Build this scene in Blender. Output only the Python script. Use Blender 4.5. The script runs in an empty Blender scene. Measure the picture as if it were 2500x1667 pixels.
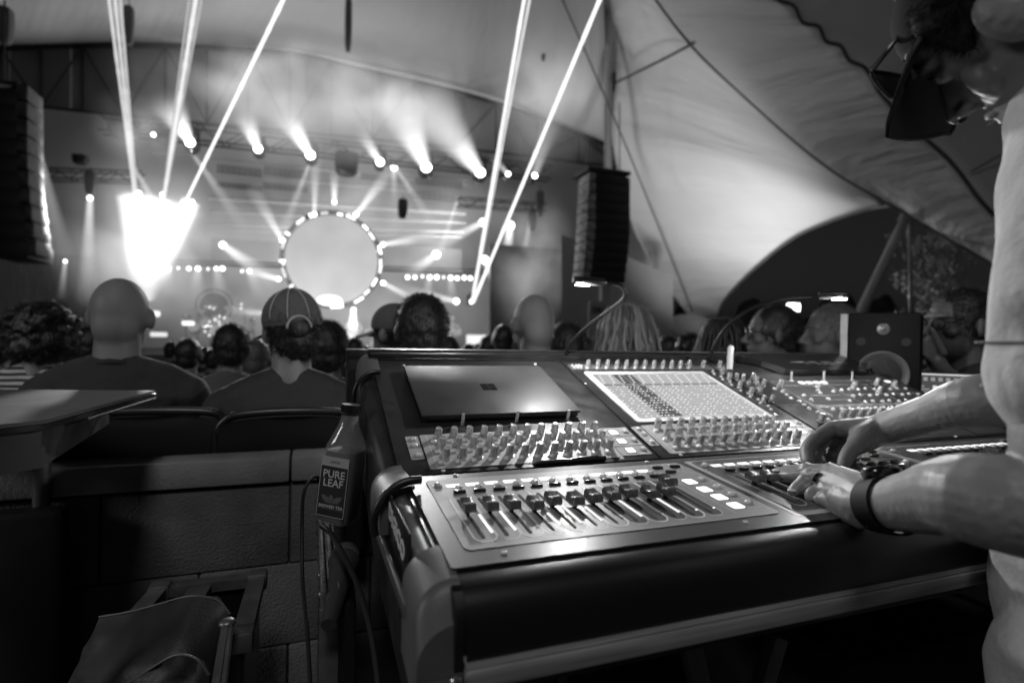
import bpy, bmesh, math, random
from mathutils import Vector, Matrix, noise, Euler
R=math.radians; PI=math.pi
random.seed(7)
scn=bpy.context.scene
col=scn.collection
# ---------------------------------------------------------------- camera
W0=Vector((0,0,.95))
FPX=1340.2; CAM=Vector((-.1593,-.8618,.1813))+W0; YAW,PIT,ROL=.3513,-.0021,.0173
_cy,_sy=math.cos(YAW),math.sin(YAW); _cp,_sp=math.cos(PIT),math.sin(PIT)
FW=Vector((_sy*_cp,_cy*_cp,_sp)); _rt=Vector((_cy,-_sy,0)); _up=_rt.cross(FW)
RT=_rt*math.cos(ROL)+_up*math.sin(ROL); UP=-_rt*math.sin(ROL)+_up*math.cos(ROL)
cd=bpy.data.cameras.new('camera'); cam=bpy.data.objects.new('camera',cd); col.objects.link(cam)
m=Matrix((RT,UP,-FW)).transposed().to_4x4(); m.translation=CAM; cam.matrix_world=m
cd.sensor_width=36; cd.lens=FPX/2500*36; cd.clip_start=.02; cd.clip_end=500
cd.dof.use_dof=True; cd.dof.focus_distance=.86; cd.dof.aperture_fstop=2.9
scn.camera=cam
def ray(x,y): return FW+RT*((x-1250)/FPX)-UP*((y-833.5)/FPX)
def at(x,y,d): return CAM+ray(x,y)*d                 # point seen at a photo pixel, at a distance
def atY(x,y,Y):
    r=ray(x,y); return CAM+r*((Y-CAM.y)/r.y)
K_=1.0629
def W(x,y,d): return at(x*K_,y*K_,d)
def V(x,y,Y): return atY(x*K_,y*K_,Y)
# ---------------------------------------------------------------- world, exposure
w=bpy.data.worlds.new('World'); scn.world=w; w.use_nodes=True
nt=w.node_tree; nt.nodes.clear()
sky=nt.nodes.new('ShaderNodeTexSky'); sky.sky_type='NISHITA'; sky.sun_disc=False; sky.sun_elevation=R(1); sky.sun_rotation=R(200)
bw=nt.nodes.new('ShaderNodeRGBToBW'); bg=nt.nodes.new('ShaderNodeBackground'); ou=nt.nodes.new('ShaderNodeOutputWorld')
nt.links.new(sky.outputs[0],bw.inputs[0]); nt.links.new(bw.outputs[0],bg.inputs[0]); nt.links.new(bg.outputs[0],ou.inputs[0])
bg.inputs[1].default_value=.010
scn.view_settings.view_transform='Standard'; scn.view_settings.look='None'; scn.view_settings.exposure=0; scn.view_settings.gamma=1
cy=scn.cycles; cy.use_denoising=True; cy.max_bounces=5; cy.diffuse_bounces=3; cy.glossy_bounces=3; cy.transmission_bounces=5; cy.transparent_max_bounces=24; cy.volume_bounces=0
cy.sample_clamp_indirect=4; cy.caustics_reflective=False; cy.caustics_refractive=False; cy.volume_step_rate=2; cy.volume_max_steps=64
try: cy.use_light_tree=True
except Exception: pass
# ---------------------------------------------------------------- materials
MATS={}
def mat(name,c=.2,rough=.5,metal=0,emis=0,noi=None,bump=None,coat=0,spec=.5,alpha=1,trans=0,stretch=(1,1,1),sheen=0,sss=0,coord='Object'):
    if name in MATS: return MATS[name]
    m=bpy.data.materials.new(name); m.use_nodes=True; n=m.node_tree; b=n.nodes['Principled BSDF']; L=n.links
    b.inputs['Base Color'].default_value=(c,c,c,1); b.inputs['Roughness'].default_value=rough; b.inputs['Metallic'].default_value=metal
    b.inputs['Specular IOR Level'].default_value=spec; b.inputs['Coat Weight'].default_value=coat; b.inputs['Alpha'].default_value=alpha
    b.inputs['Transmission Weight'].default_value=trans; b.inputs['Sheen Weight'].default_value=sheen
    if sss: b.inputs['Subsurface Weight'].default_value=sss; b.inputs['Subsurface Scale'].default_value=.01; b.inputs['Subsurface Radius'].default_value=(1,1,1)
    if emis: b.inputs['Emission Color'].default_value=(1,1,1,1); b.inputs['Emission Strength'].default_value=emis
    if noi or bump:
        tc=n.nodes.new('ShaderNodeTexCoord'); mp=n.nodes.new('ShaderNodeMapping'); mp.inputs['Scale'].default_value=stretch
        L.new(tc.outputs[coord],mp.inputs[0])
    if noi:
        t=n.nodes.new('ShaderNodeTexNoise'); t.inputs['Scale'].default_value=noi[0]; t.inputs['Detail'].default_value=5; L.new(mp.outputs[0],t.inputs[0])
        r=n.nodes.new('ShaderNodeMapRange'); r.inputs[1].default_value=.3; r.inputs[2].default_value=.7; r.inputs[3].default_value=c*(1-noi[1]); r.inputs[4].default_value=c*(1+noi[1])
        L.new(t.outputs[0],r.inputs[0]); L.new(r.outputs[0],b.inputs['Base Color'])
        r2=n.nodes.new('ShaderNodeMapRange'); r2.inputs[1].default_value=.3; r2.inputs[2].default_value=.7; r2.inputs[3].default_value=max(0,rough-.08); r2.inputs[4].default_value=min(1,rough+.08)
        L.new(t.outputs[0],r2.inputs[0]); L.new(r2.outputs[0],b.inputs['Roughness'])
    if bump:
        t=n.nodes.new('ShaderNodeTexNoise'); t.inputs['Scale'].default_value=bump[0]; t.inputs['Detail'].default_value=4; L.new(mp.outputs[0],t.inputs[0])
        bu=n.nodes.new('ShaderNodeBump'); bu.inputs['Strength'].default_value=bump[1]; bu.inputs['Distance'].default_value=bump[2] if len(bump)>2 else .002
        L.new(t.outputs[0],bu.inputs['Height']); L.new(bu.outputs[0],b.inputs['Normal'])
    MATS[name]=m; return m
def glow(name,s):
    if name in MATS: return MATS[name]
    m=bpy.data.materials.new(name); m.use_nodes=True; n=m.node_tree; n.nodes.clear()
    e=n.nodes.new('ShaderNodeEmission'); e.inputs[1].default_value=s; o=n.nodes.new('ShaderNodeOutputMaterial'); n.links.new(e.outputs[0],o.inputs[0])
    MATS[name]=m; return m
# ---------------------------------------------------------------- mesh building
def I(): return Matrix.Identity(4)
def T(x,y,z=0): return Matrix.Translation((x,y,z))
def S(x,y,z): return Matrix.Diagonal((x,y,z,1))
def Rx(a): return Matrix.Rotation(a,4,'X')
def Ry(a): return Matrix.Rotation(a,4,'Y')
def Rz(a): return Matrix.Rotation(a,4,'Z')
ROOT={}
class MB:
    def __init__(s): s.v=[]; s.f=[]; s.m=[]
    def add(s,vf,M=None,mi=0):
        n=len(s.v); vs,fs=vf
        s.v+= [tuple(M@Vector(v)) for v in vs] if M is not None else [tuple(v) for v in vs]
        s.f+=[tuple(i+n for i in f) for f in fs]; s.m+=[mi]*len(fs); return s
    def mesh(s,name,mats,off=Vector((0,0,0)),ang=40):
        me=bpy.data.meshes.new(name)
        me.from_pydata([(v[0]-off[0],v[1]-off[1],v[2]-off[2]) for v in s.v],[],s.f)
        if not isinstance(mats,(list,tuple)): mats=[mats]
        for q in mats: me.materials.append(q)
        me.polygons.foreach_set('material_index',s.m)
        me.polygons.foreach_set('use_smooth',[True]*len(s.f)); me.update()
        if ang<180: me.set_sharp_from_angle(angle=R(ang))
        return me
    def build(s,name,mats,parent=None,ang=40):
        off=ROOT.get(parent,Vector((0,0,0))) if parent else Vector((0,0,0))
        o=bpy.data.objects.new(name,s.mesh(name,mats,off,ang)); col.objects.link(o)
        if parent: o.parent=parent; ROOT[o]=off
        return o
def tag(o,label,cat,group=None,kind=None):
    if label: o['label']=label
    if cat: o['category']=cat
    if group: o['group']=group
    if kind: o['kind']=kind
    elif cat: o['kind']='thing'
    return o
def thing(name,loc,label,cat,group=None):
    o=bpy.data.objects.new(name,None); col.objects.link(o); o.location=loc; o.empty_display_size=.1
    ROOT[o]=Vector(loc); return tag(o,label,cat,group)
def inst(name,me,M,parent,label=None):
    o=bpy.data.objects.new(name,me); col.objects.link(o); o.parent=parent
    o.matrix_local=Matrix.Translation(-ROOT[parent])@M
    ROOT[o]=ROOT[parent]
    if label: o['label']=label
    return o
def solo(name,mb,mats,label,cat,group=None,kind=None,loc=None,ang=40):
    off=Vector(loc) if loc is not None else Vector(mb.v[0])
    o=bpy.data.objects.new(name,mb.mesh(name,mats,off,ang)); col.objects.link(o); o.location=off; ROOT[o]=off
    return tag(o,label,cat,group,kind)
# primitives (verts,faces)
def frombm(bm):
    bm.verts.ensure_lookup_table(); bm.verts.index_update()
    r=([v.co.copy() for v in bm.verts],[tuple(v.index for v in f.verts) for f in bm.faces]); bm.free(); return r
def box(x0,x1,y0,y1,z0,z1,bev=0,seg=2):
    if bev<=0:
        v=[(x,y,z) for z in (z0,z1) for y in (y0,y1) for x in (x0,x1)]
        return v,[(0,2,3,1),(4,5,7,6),(0,1,5,4),(2,6,7,3),(0,4,6,2),(1,3,7,5)]
    bm=bmesh.new(); bmesh.ops.create_cube(bm,size=1)
    for q in bm.verts: q.co=((x0+x1)/2+q.co.x*(x1-x0),(y0+y1)/2+q.co.y*(y1-y0),(z0+z1)/2+q.co.z*(z1-z0))
    bmesh.ops.bevel(bm,geom=list(bm.edges),offset=bev,segments=seg,profile=.5,affect='EDGES'); return frombm(bm)
def cyl(r,z0,z1,n=16,r2=None,cap=True):
    r2=r if r2 is None else r2
    v=[(r*math.cos(2*PI*i/n),r*math.sin(2*PI*i/n),z0) for i in range(n)]+[(r2*math.cos(2*PI*i/n),r2*math.sin(2*PI*i/n),z1) for i in range(n)]
    f=[(i,(i+1)%n,n+(i+1)%n,n+i) for i in range(n)]
    if cap: f+=[tuple(range(n-1,-1,-1)),tuple(range(n,2*n))]
    return v,f
def lathe(prof,n=24,flute=None):
    v=[];f=[]
    for r,z in prof:
        for i in range(n):
            a=2*PI*i/n; k=1+(flute*math.cos(a*6) if flute else 0); v.append((r*k*math.cos(a),r*k*math.sin(a),z))
    for j in range(len(prof)-1):
        for i in range(n): f.append((j*n+i,j*n+(i+1)%n,(j+1)*n+(i+1)%n,(j+1)*n+i))
    f.append(tuple(range(n-1,-1,-1))); f.append(tuple(range((len(prof)-1)*n,len(prof)*n))); return v,f
def sph(rx,ry,rz,n=16,m=10):
    v=[(0,0,-rz)];f=[]
    for j in range(1,m):
        a=-PI/2+PI*j/m
        for i in range(n): b=2*PI*i/n; v.append((rx*math.cos(a)*math.cos(b),ry*math.cos(a)*math.sin(b),rz*math.sin(a)))
    v.append((0,0,rz)); t=len(v)-1
    for i in range(n): f.append((0,1+(i+1)%n,1+i)); f.append((t,t-n+i,t-n+(i+1)%n))
    for j in range(m-2):
        for i in range(n): a=1+j*n+i;b=1+j*n+(i+1)%n; f.append((a,b,b+n,a+n))
    return v,f
def rrect(x0,x1,y0,y1,r,n=4):
    p=[]
    for cx,cy,a0 in ((x1-r,y1-r,0),(x0+r,y1-r,90),(x0+r,y0+r,180),(x1-r,y0+r,270)):
        for k in range(n+1): a=R(a0+90*k/n); p.append((cx+r*math.cos(a),cy+r*math.sin(a)))
    return p
def prism(poly,z0,z1):
    n=len(poly); v=[(x,y,z0) for x,y in poly]+[(x,y,z1) for x,y in poly]
    return v,[tuple(range(n-1,-1,-1)),tuple(range(n,2*n))]+[(i,(i+1)%n,n+(i+1)%n,n+i) for i in range(n)]
def ring(outer,inner,z):      # flat frame between two polys of equal count
    n=len(outer); v=[(x,y,z) for x,y in outer]+[(x,y,z) for x,y in inner]
    return v,[(i,(i+1)%n,n+(i+1)%n,n+i) for i in range(n)]
def outline(poly,w,z,closed=True):
    """thin raised line along a polyline"""
    n=len(poly); L=[];Rr=[]
    for i,p in enumerate(poly):
        a=Vector(poly[i-1] if (i or closed) else poly[0]); b=Vector(poly[(i+1)%n] if (i<n-1 or closed) else poly[-1]); 
        d=(b-a); d=d.normalized() if d.length>1e-9 else Vector((1,0)); nn=Vector((-d.y,d.x))*w/2
        L.append((p[0]+nn.x,p[1]+nn.y)); Rr.append((p[0]-nn.x,p[1]-nn.y))
    v=[(x,y,z) for x,y in L]+[(x,y,z) for x,y in Rr]; k=n if closed else n-1
    return v,[(i,n+i,n+(i+1)%n,(i+1)%n) for i in range(k)]
def tube(pts,r,n=8,cap=True):
    pts=[Vector(p) for p in pts]; N=len(pts); rr=r if isinstance(r,(list,tuple)) else [r]*N
    v=[];f=[]; t=(pts[1]-pts[0]).normalized(); ref=Vector((0,0,1)) if abs(t.z)<.9 else Vector((1,0,0)); u=t.cross(ref).normalized()
    for i,p in enumerate(pts):
        t=(pts[min(i+1,N-1)]-pts[max(i-1,0)]); t=t.normalized() if t.length>1e-9 else Vector((0,0,1))
        u=(u-t*u.dot(t)).normalized(); w_=t.cross(u)
        for k in range(n): a=2*PI*k/n; v.append(p+(u*math.cos(a)+w_*math.sin(a))*rr[i])
    for j in range(N-1):
        for k in range(n): f.append((j*n+k,j*n+(k+1)%n,(j+1)*n+(k+1)%n,(j+1)*n+k))
    if cap: f.append(tuple(range(n-1,-1,-1))); f.append(tuple(range((N-1)*n,N*n)))
    return v,f
def spline(P,k=8):
    P=[Vector(p) for p in P]; out=[]
    for i in range(len(P)-1):
        a=P[max(i-1,0)];b=P[i];c=P[i+1];d=P[min(i+2,len(P)-1)]
        for j in range(k):
            t=j/k; out.append(.5*((2*b)+(c-a)*t+(2*a-5*b+4*c-d)*t*t+(3*b-a-3*c+d)*t**3))
    out.append(P[-1]); return out
def text(s,size,ext=.0004,align='LEFT',bold=0):
    c=bpy.data.curves.new('t','FONT'); c.body=s; c.size=size; c.extrude=ext; c.align_x=align; c.offset=bold; c.resolution_u=3
    o=bpy.data.objects.new('t',c); col.objects.link(o); dg=bpy.context.evaluated_depsgraph_get(); me=bpy.data.meshes.new_from_object(o.evaluated_get(dg))
    r=([v.co.copy() for v in me.vertices],[tuple(p.vertices) for p in me.polygons]); bpy.data.objects.remove(o); bpy.data.curves.remove(c); bpy.data.meshes.remove(me); return r
def grid_surf(rows):
    n=len(rows[0]); v=[p for r in rows for p in r]; return v,[(j*n+i,j*n+i+1,(j+1)*n+i+1,(j+1)*n+i) for j in range(len(rows)-1) for i in range(n-1)]
def remeshed(mb,voxel,smooth=3,name='body',disp=None):
    """fuse overlapping volumes into one continuous skin"""
    me=mb.mesh('tmp',[mat('black_rubber')],ang=180); o=bpy.data.objects.new('tmp',me); col.objects.link(o)
    q=o.modifiers.new('r','REMESH'); q.mode='VOXEL'; q.voxel_size=voxel
    if smooth: q=o.modifiers.new('s','SMOOTH'); q.factor=.5; q.iterations=smooth
    dg=bpy.context.evaluated_depsgraph_get(); me2=bpy.data.meshes.new_from_object(o.evaluated_get(dg))
    bpy.data.objects.remove(o); bpy.data.meshes.remove(me)
    if disp:
        for v in me2.vertices: v.co=disp(v.co.copy())
    r=MB(); r.v=[tuple(v.co) for v in me2.vertices]; r.f=[tuple(p.vertices) for p in me2.polygons]; r.m=[0]*len(r.f); bpy.data.meshes.remove(me2); return r
def limb(P,rr,k=5,n=12):
    """tapered capsule chain"""
    pts=[Vector(p) for p in P]; S_=spline(pts,k); R_=[]
    for i in range(len(rr)-1):
        for j in range(k): R_.append(rr[i]+(rr[i+1]-rr[i])*j/k)
    R_.append(rr[-1]); out=MB(); out.add(tube(S_,R_,n)); out.add(sph(R_[0],R_[0],R_[0],n,8),Matrix.Translation(S_[0])); out.add(sph(R_[-1],R_[-1],R_[-1],n,8),Matrix.Translation(S_[-1])); return out.v,out.f
mat('black_rubber',.012,.45,bump=(900,.15,.0005))
# ================================================================ MIXING CONSOLE
AF,AK=R(5),.348
MF=Matrix.Translation(W0)@Rx(AF); MK=Matrix.Translation(W0)@Rx(AK)
def FPt(x,y,h=0): return MF@Vector((x,y,h))
def KPt(x,y,h=0): return MK@Vector((x,y,h))
P_=.0265; BP=.4304
m_body=mat('console_black',.010,.38,noi=(30,.25),bump=(1500,.06,.0003))
m_bolster=mat('bolster_vinyl',.008,.36,bump=(2500,.12,.0003))
m_plate=mat('dark_brushed_metal',.034,.38,metal=.3,noi=(60,.12),stretch=(1,40,1))
m_kplate=mat('satin_black_panel',.018,.36,noi=(25,.25),bump=(2500,.08,.0002))
m_over=mat('grey_overlay',.20,.46,metal=.0,noi=(40,.08))
m_over2=mat('grey_knob_panel',.30,.42,noi=(40,.08))
m_dark=mat('dark_overlay',.045,.35,noi=(40,.2))
m_line=mat('white_print',.62,.5)
m_lcd=glow('lit_label',1.35); m_lcd2=glow('lit_button',1.6); m_led=glow('lit_meter',1.4); m_ledd=mat('unlit_led',.30,.3)
m_slot=mat('slot_black',.002,.8)
m_silver=mat('silver_plastic',.58,.28,metal=.6,noi=(80,.08))
m_silver2=mat('silver_button',.62,.22,metal=.2)
m_cap=mat('grey_fader_cap',.10,.26,metal=.2,noi=(90,.15))
m_grip=mat('grey_rubber_corner',.085,.5,bump=(900,.12,.0004),noi=(15,.15))
m_pale=mat('pale_plastic',.30,.4)
con=thing('mixing_console',W0,'large black live sound mixing console with lit labels, silver knobs and rows of faders','mixing console')
# body: side profile swept along x
prof=[(-.368,-.034),(-.380,-.036),(-.392,-.041),(-.400,-.050),(-.404,-.062),(-.404,-.085),(-.402,-.105),(-.396,-.113),(-.36,-.116),(.33,-.116),(.40,-.112),(.43,-.10),(.432,.08),(.425,.150),(.412,.158),(.395,.156),(.376,.1385),(.372,.133),(-.0536,-.0215),(-.058,-.024),(-.1126,-.0125)]
x0,x1=-.040,1.43
n=len(prof); b=MB()
for k,x in enumerate((x0,x0+.002,x1-.002,x1)):
    s=.985 if k in (0,3) else 1
    b.v+=[(x+W0.x,y*s,z*s+W0.z) for y,z in prof]
for k in range(3):
    for i in range(n): b.f.append((k*n+i,(k+1)*n+i,(k+1)*n+(i+1)%n,k*n+(i+1)%n))
b.f+=[tuple(range(n)),tuple(range(4*n-1,3*n-1,-1))]; b.m=[0]*len(b.f)
b.build('body',m_body,con,25)
# padded front bolster roll
b=MB(); pr=[(-.372,-.0335),(-.384,-.0345),(-.396,-.040),(-.406,-.050),(-.412,-.066),(-.4125,-.088),(-.4095,-.100),(-.4060,-.110),(-.403,-.114)]
b.add(grid_surf([[Vector((x,y+ (.004*math.exp(-((z+.075)/.02)**2)),z))+W0 for y,z in pr] for x in [-.030+.02*i for i in range(73)]]))
b.build('front_bolster',m_bolster,con,60)
# fader deck plate
b=MB(); b.add(prism(rrect(-.034,1.42,-.370,-.1126,.004),.0002,.0022),MF); b.build('fader_deck',m_plate,con,30)
b=MB(); b.add(prism(rrect(-.034,1.42,-.058,.392,.004),-.002,.0004),MK); b.build('meter_deck',m_kplate,con,30)
# back lip rail
b=MB(); b.add(box(-.036,1.42,.394,.412,-.002,.010,.003),MK); b.add(box(-.03,1.42,.386,.392,.0005,.004,.001),MK); b.build('rear_rail',m_body,con)
# left cheek: tube-like end with rubber corners
def cheek_prof(sc=1.,lift=0):   # cross section in (x outward, z)
    return
ch=MB()
pathc=[(-.40,-.075),(-.385,-.045),(-.33,-.037),(-.12,-.018),(-.075,-.020),(-.05,-.022),(.12,.034),(.30,.098),(.40,.135),(.43,.12)]
def sect(y,z,rw,rh,x_in,drop):
    pts=[]
    for k in range(9):
        a=R(90-k*90/8); pts.append(Vector((x_in-rw*math.cos(a)**.9,y,z+rh*(math.sin(a)-1)))+W0)
    pts.append(Vector((x_in-rw,y,z-drop))+W0); pts.append(Vector((x_in,y,z-drop))+W0); return pts
def cheek(path,rw,rh,x_in,drop,lift):
    rows=[]
    for y,z in path: rows.append(sect(y,z+lift,rw,rh,x_in,drop))
    b=MB(); b.add(grid_surf(rows)); k=len(rows[0]); n_=len(rows)
    b.f+=[tuple(range(k)),tuple(range(n_*k-1,(n_-1)*k-1,-1))]; b.m=[0]*len(b.f); return b
def lerp_path(y0,y1,n=10):
    out=[]
    for i in range(n+1):
        y=y0+(y1-y0)*i/n
        for (a,za),(c_,zc) in zip(pathc[:-1],pathc[1:]):
            if a<=y<=c_: out.append((y,za+(zc-za)*(y-a)/(c_-a))); break
    return out
cheek(lerp_path(-.37,.40,40),.028,.026,-.034,.16,.002).build('end_cheek',m_kplate,con,50)
cheek(lerp_path(-.400,-.318,14),.041,.034,-.030,.10,.010).build('rubber_corner',m_grip,con,60)
cheek(lerp_path(-.152,-.040,16),.044,.036,-.030,.06,.012).build('rubber_corner',m_grip,con,60)
cheek(lerp_path(.300,.425,10),.041,.034,-.022,.06,.014).build('rubber_corner',m_grip,con,60)
b=MB(); b.add(tube([Vector((-.030-.052*math.sin(R(a)),-.158,-.052+.052*math.cos(R(a))))+W0 for a in range(-8,110,6)],.0055,10)); b.build('rubber_gasket',m_body,con)
b=MB(); b.add(tube([Vector((-.030-.046*math.sin(R(a)),.292,.060+.052*math.cos(R(a))))+W0 for a in range(-8,110,6)],.0045,10)); b.build('rubber_gasket',m_body,con)
# brushed handle bar in the cheek and the maker's name on it
b=MB(); b.add(tube([Vector((-.0455,-.315,-.047))+W0,Vector((-.0455,-.155,-.034))+W0],.0145,24)); b.build('side_handle',mat('brushed_bar',.16,.42,metal=.7,stretch=(1,30,1),noi=(60,.1)),con,50)
b=MB(); b.add(box(-.0630,-.0600,-.305,-.152,-.066,-.0165,.0012)); b.v=[tuple(Vector(v)+W0) for v in b.v]; b.build('name_plate',m_body,con)
tx=text('DIGICO',.026,.0004,bold=.0011); mx=max(v.x for v in tx[0]); ex=Vector((0,-1,-.11)).normalized(); ez=Vector((-1,0,0)); ey=ez.cross(ex); mm=Matrix((ex,ey,ez)).transposed().to_4x4(); mm.translation=Vector((-.0640,-.163,-.0415))+W0; mm=mm@S(.122/mx,1,1)
b=MB(); b.add(tx,mm); b.build('lettering',mat('grey_print',.55,.5),con,20)
b=MB(); b.add(box(-.0735,-.068,-.34,-.10,-.085,-.070,.002)); b.v=[tuple(Vector(v)+W0) for v in b.v]; b.build('side_trim',mat('trim_metal',.4,.3,metal=.9),con)
# ---- shared small parts
def knob_mesh(rb,rt_,h):
    b=MB(); b.add(lathe([(rb*1.15,0),(rb*1.15,.0018),(rb,.002),(rb,.003),(rt_*1.02,h*.93),(rt_*.9,h),(rt_*.7,h*.985)],24,.045)); return b.mesh('knob',m_silver,ang=35)
kn=knob_mesh(.0068,.0055,.0205); kn2=knob_mesh(.0056,.0046,.018); kn3=knob_mesh(.0075,.0062,.024)
b=MB(); b.add(cyl(.0068,.0003,.0012,16),None,1); b.add(lathe([(.0052,.001),(.0052,.0028),(.0045,.0040),(.0028,.0048),(.0008,.005)],16)); bt=b.mesh('button',[m_silver2,m_over2],ang=50)
nk=0; stuffk=MB(); nb=0; stuffb=MB()
def add_knob(me,M):
    global nk
    nk+=1
    if nk<=100: inst('knob',me,M@Rz(random.uniform(-.5,.5)),con)
    else: stuffk.add(([v.co.copy() for v in me.vertices],[tuple(p.vertices) for p in me.polygons]),M)
def add_button(M,s=1):
    global nb
    nb+=1
    if nb<=100: inst('button',bt,M@S(s,s,1),con)
    else: stuffb.add(([v.co.copy() for v in bt.vertices],[tuple(p.vertices) for p in bt.polygons]),M@S(s,s,1))
def plate(poly,z0,z1,M,name,mt,ang=30,mbx=None):
    b=MB(); b.add(prism(poly,z0,z1),M); return b.build(name,mt,con,ang)
lcdm=MB(); lcdm.add(prism(rrect(-.0095,.0095,-.0052,.0052,.0012),.0008,.0014)); lcd_me=lcdm.mesh('lit_label',m_lcd)
lq=MB(); lq.add(prism(rrect(-.0088,.0088,-.0080,.0080,.0025),.0012,.0022),None,0); lq.add(prism(rrect(-.0100,.0100,-.0092,.0092,.003),.0006,.0013),None,1); sq_me=lq.mesh('lit_button',[m_lcd2,m_slot])
lines=MB(); slots=MB(); leds=MB(); ledd=MB(); dk=MB()
kb=MB(); kb.add(box(-.008,.008,-.0035,.0035,0,.0038,.0012)); key_me=kb.mesh('select_key',mat('black_key',.012,.22,coat=.3))
# fader caps
def cap_mesh():
    pr=[(-.0125,0),(-.0125,.0065),(-.0105,.0108),(-.0055,.0095),(-.0020,.0076),(.0020,.0076),(.0055,.0095),(.0105,.0108),(.0125,.0065),(.0125,0)]
    w_=.0068; b=MB(); n=len(pr)
    b.v=[(-w_,y,z) for y,z in pr]+[(-w_*.86,y,z+.0008) for y,z in pr]+[(w_*.86,y,z+.0008) for y,z in pr]+[(w_,y,z) for y,z in pr]
    for k in range(3): b.f+=[(k*n+i,k*n+i+1,(k+1)*n+i+1,(k+1)*n+i) for i in range(n-1)]
    b.f+=[tuple(range(n)),tuple(range(4*n-1,3*n-1,-1))]; b.m=[0]*len(b.f)
    b.add(box(-.006,.006,-.0004,.0004,.0082,.0088),None,1); b.add(box(-.0008,.0008,-.004,.004,-.008,0),None,2)
    return b.mesh('fader_cap',[m_cap,m_line,m_slot],ang=50)
capm=cap_mesh()
def fader(bx,i,y,lev,M,o=0):
    xs=bx+.013+i*P_
    sl=MB(); sl.add(prism(rrect(xs-.0019,xs+.0019,-.3185,-.2085,.0018),.0031,.0036),M); sl.build('fader_slot',m_slot,con)
    sl.add(ring(rrect(xs-.0032,xs+.0032,-.3225,-.3160,.003),rrect(xs-.0019,xs+.0019,-.3210,-.3175,.0018),.0036),M)
    if y is not None: inst('fader_cap',capm,M@T(xs,y,.009)@S(1,1,.88),con)
    xm=xs+.0122; lm=MB()
    for k in range(22):
        yy=-.3085+k*.0036; q=prism([(xm-.0016,yy),(xm+.0016,yy+.0008),(xm+.0016,yy+.0029),(xm-.0016,yy+.0021)],.0034,.0040)
        lm.add(q,M,0 if k<lev else 1)
    lm.build('level_meter',[m_led,m_ledd],con)
cap_y=[-.2538,-.2556,-.2574,-.2640,-.2562,-.2630,-.2600,-.2586,-.2548,-.2640,-.2610,-.2290]
levs=[14,15,0,10,15,12,0,15,0,14,1,1]
bays=[(0.,MF,cap_y,levs),(BP-.003,MF,[-.2454,-.2459,-.2419,-.243,-.24,-.25,-.238,-.262,-.25,-.25,-.25,-.25],[0]*12),(2*BP-.01,MF,[-.25,-.245,-.255,-.25,-.24,-.25,-.22,-.25,-.25,-.25,-.25,-.25],[0]*12)]
for bi,(bx,M,cy_,lv) in enumerate(bays):
    nf=12 if bi<2 else 12
    po=rrect(bx-.013,bx+.392,-.340,-.134,.008)
    plate(po,.0020,.0030,M,'fader_panel',m_over if bi==0 else m_dark)
    if bi: plate(rrect(bx-.022,bx+.398,-.352,-.130,.004),.0018,.0024,M,'panel_trim',m_pale)
    lines.add(outline(rrect(bx-.0125,bx+.3915,-.3395,-.1345,.0075),.0004,.0032),M)
    inst('button',bt,M@T(bx-.0002,-.1561,.0024),con); nb+=1
    lines.add(outline(rrect(bx-.008,bx+.012,-.1625,-.1505,.004),.0005,.0033),M)
    for i in range(nf):
        x=bx+.0202+i*P_
        if bi==2 and i<1: continue
        inst('lit_label',lcd_me,M@T(x-.001,-.1600,.0022),con)
        add_button(M@T(x+.0035,-.1722,.0026),.95)
        inst('select_key',key_me,M@T(x+.0008,-.1870,.0030),con)
        # border lines of each strip
        xs=bx+.013+i*P_
        lines.add(outline([(x-.0115,-.1530),(x+.0125,-.1530),(x+.0128,-.1700),(x+.0105,-.1760),(xs+.0155,-.1950)],.0004,.0033,False),M)
        poly=[(xs-.0100,-.2030),(xs-.0100,-.3170)]+[(xs-.0100+.0245*k/6,-.3170-.0105*math.sin(PI*k/6)**.45) for k in range(1,6)]+[(xs+.0148,-.3170),(xs+.0148,-.2000)]
        wd=.0022 if (i%2==0 and bi==0) else .0008
        lines.add(outline(poly,wd if i%2==0 else .0009,.0033,False),M) 
        if bi or i>6: dk.add(prism(rrect(xs-.0086,xs+.0136,-.3235,-.2020,.004),.0029,.00315),M,1)
        fader(bx,i,cy_[i],lv[i],M)
    # square keys at right
    lines.add(outline([(bx+.333,-.170),(bx+.370,-.170),(bx+.3885,-.190),(bx+.3885,-.3265),(bx+.333,-.3265)],.0006,.0033),M)
    for k,yy in enumerate((-.2163,-.2478,-.2771,-.3069)):
        inst('lit_button',sq_me,M@T(bx+.3509,yy,.0018)@S(1,1.12,1),con)
        add_button(M@T(bx+.3750,yy+.0035,.0024),1.0)
        lines.add(outline(rrect(bx+.3395,bx+.3830,yy-.0115,yy+.0115,.004),.0004,.0033),M)
    for xx in (.3396,.3710):
        lines.add(outline(rrect(bx+xx-.0125,bx+xx+.0125,-.1605,-.1375,.003),.0007,.0033),M)
        inst('select_key',key_me,M@T(bx+xx+.0005,-.154,.003),con)
    lines.add(text('IO',.008,.0002),M@T(bx+.335,-.1465,.0033)); lines.add(text('FX',.008,.0002),M@T(bx+.366,-.1465,.0033))
    inst('select_key',key_me,M@T(bx+.3485,-.175,.003),con)
    lines.build('panel_print',m_line,con); lines=MB()
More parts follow.
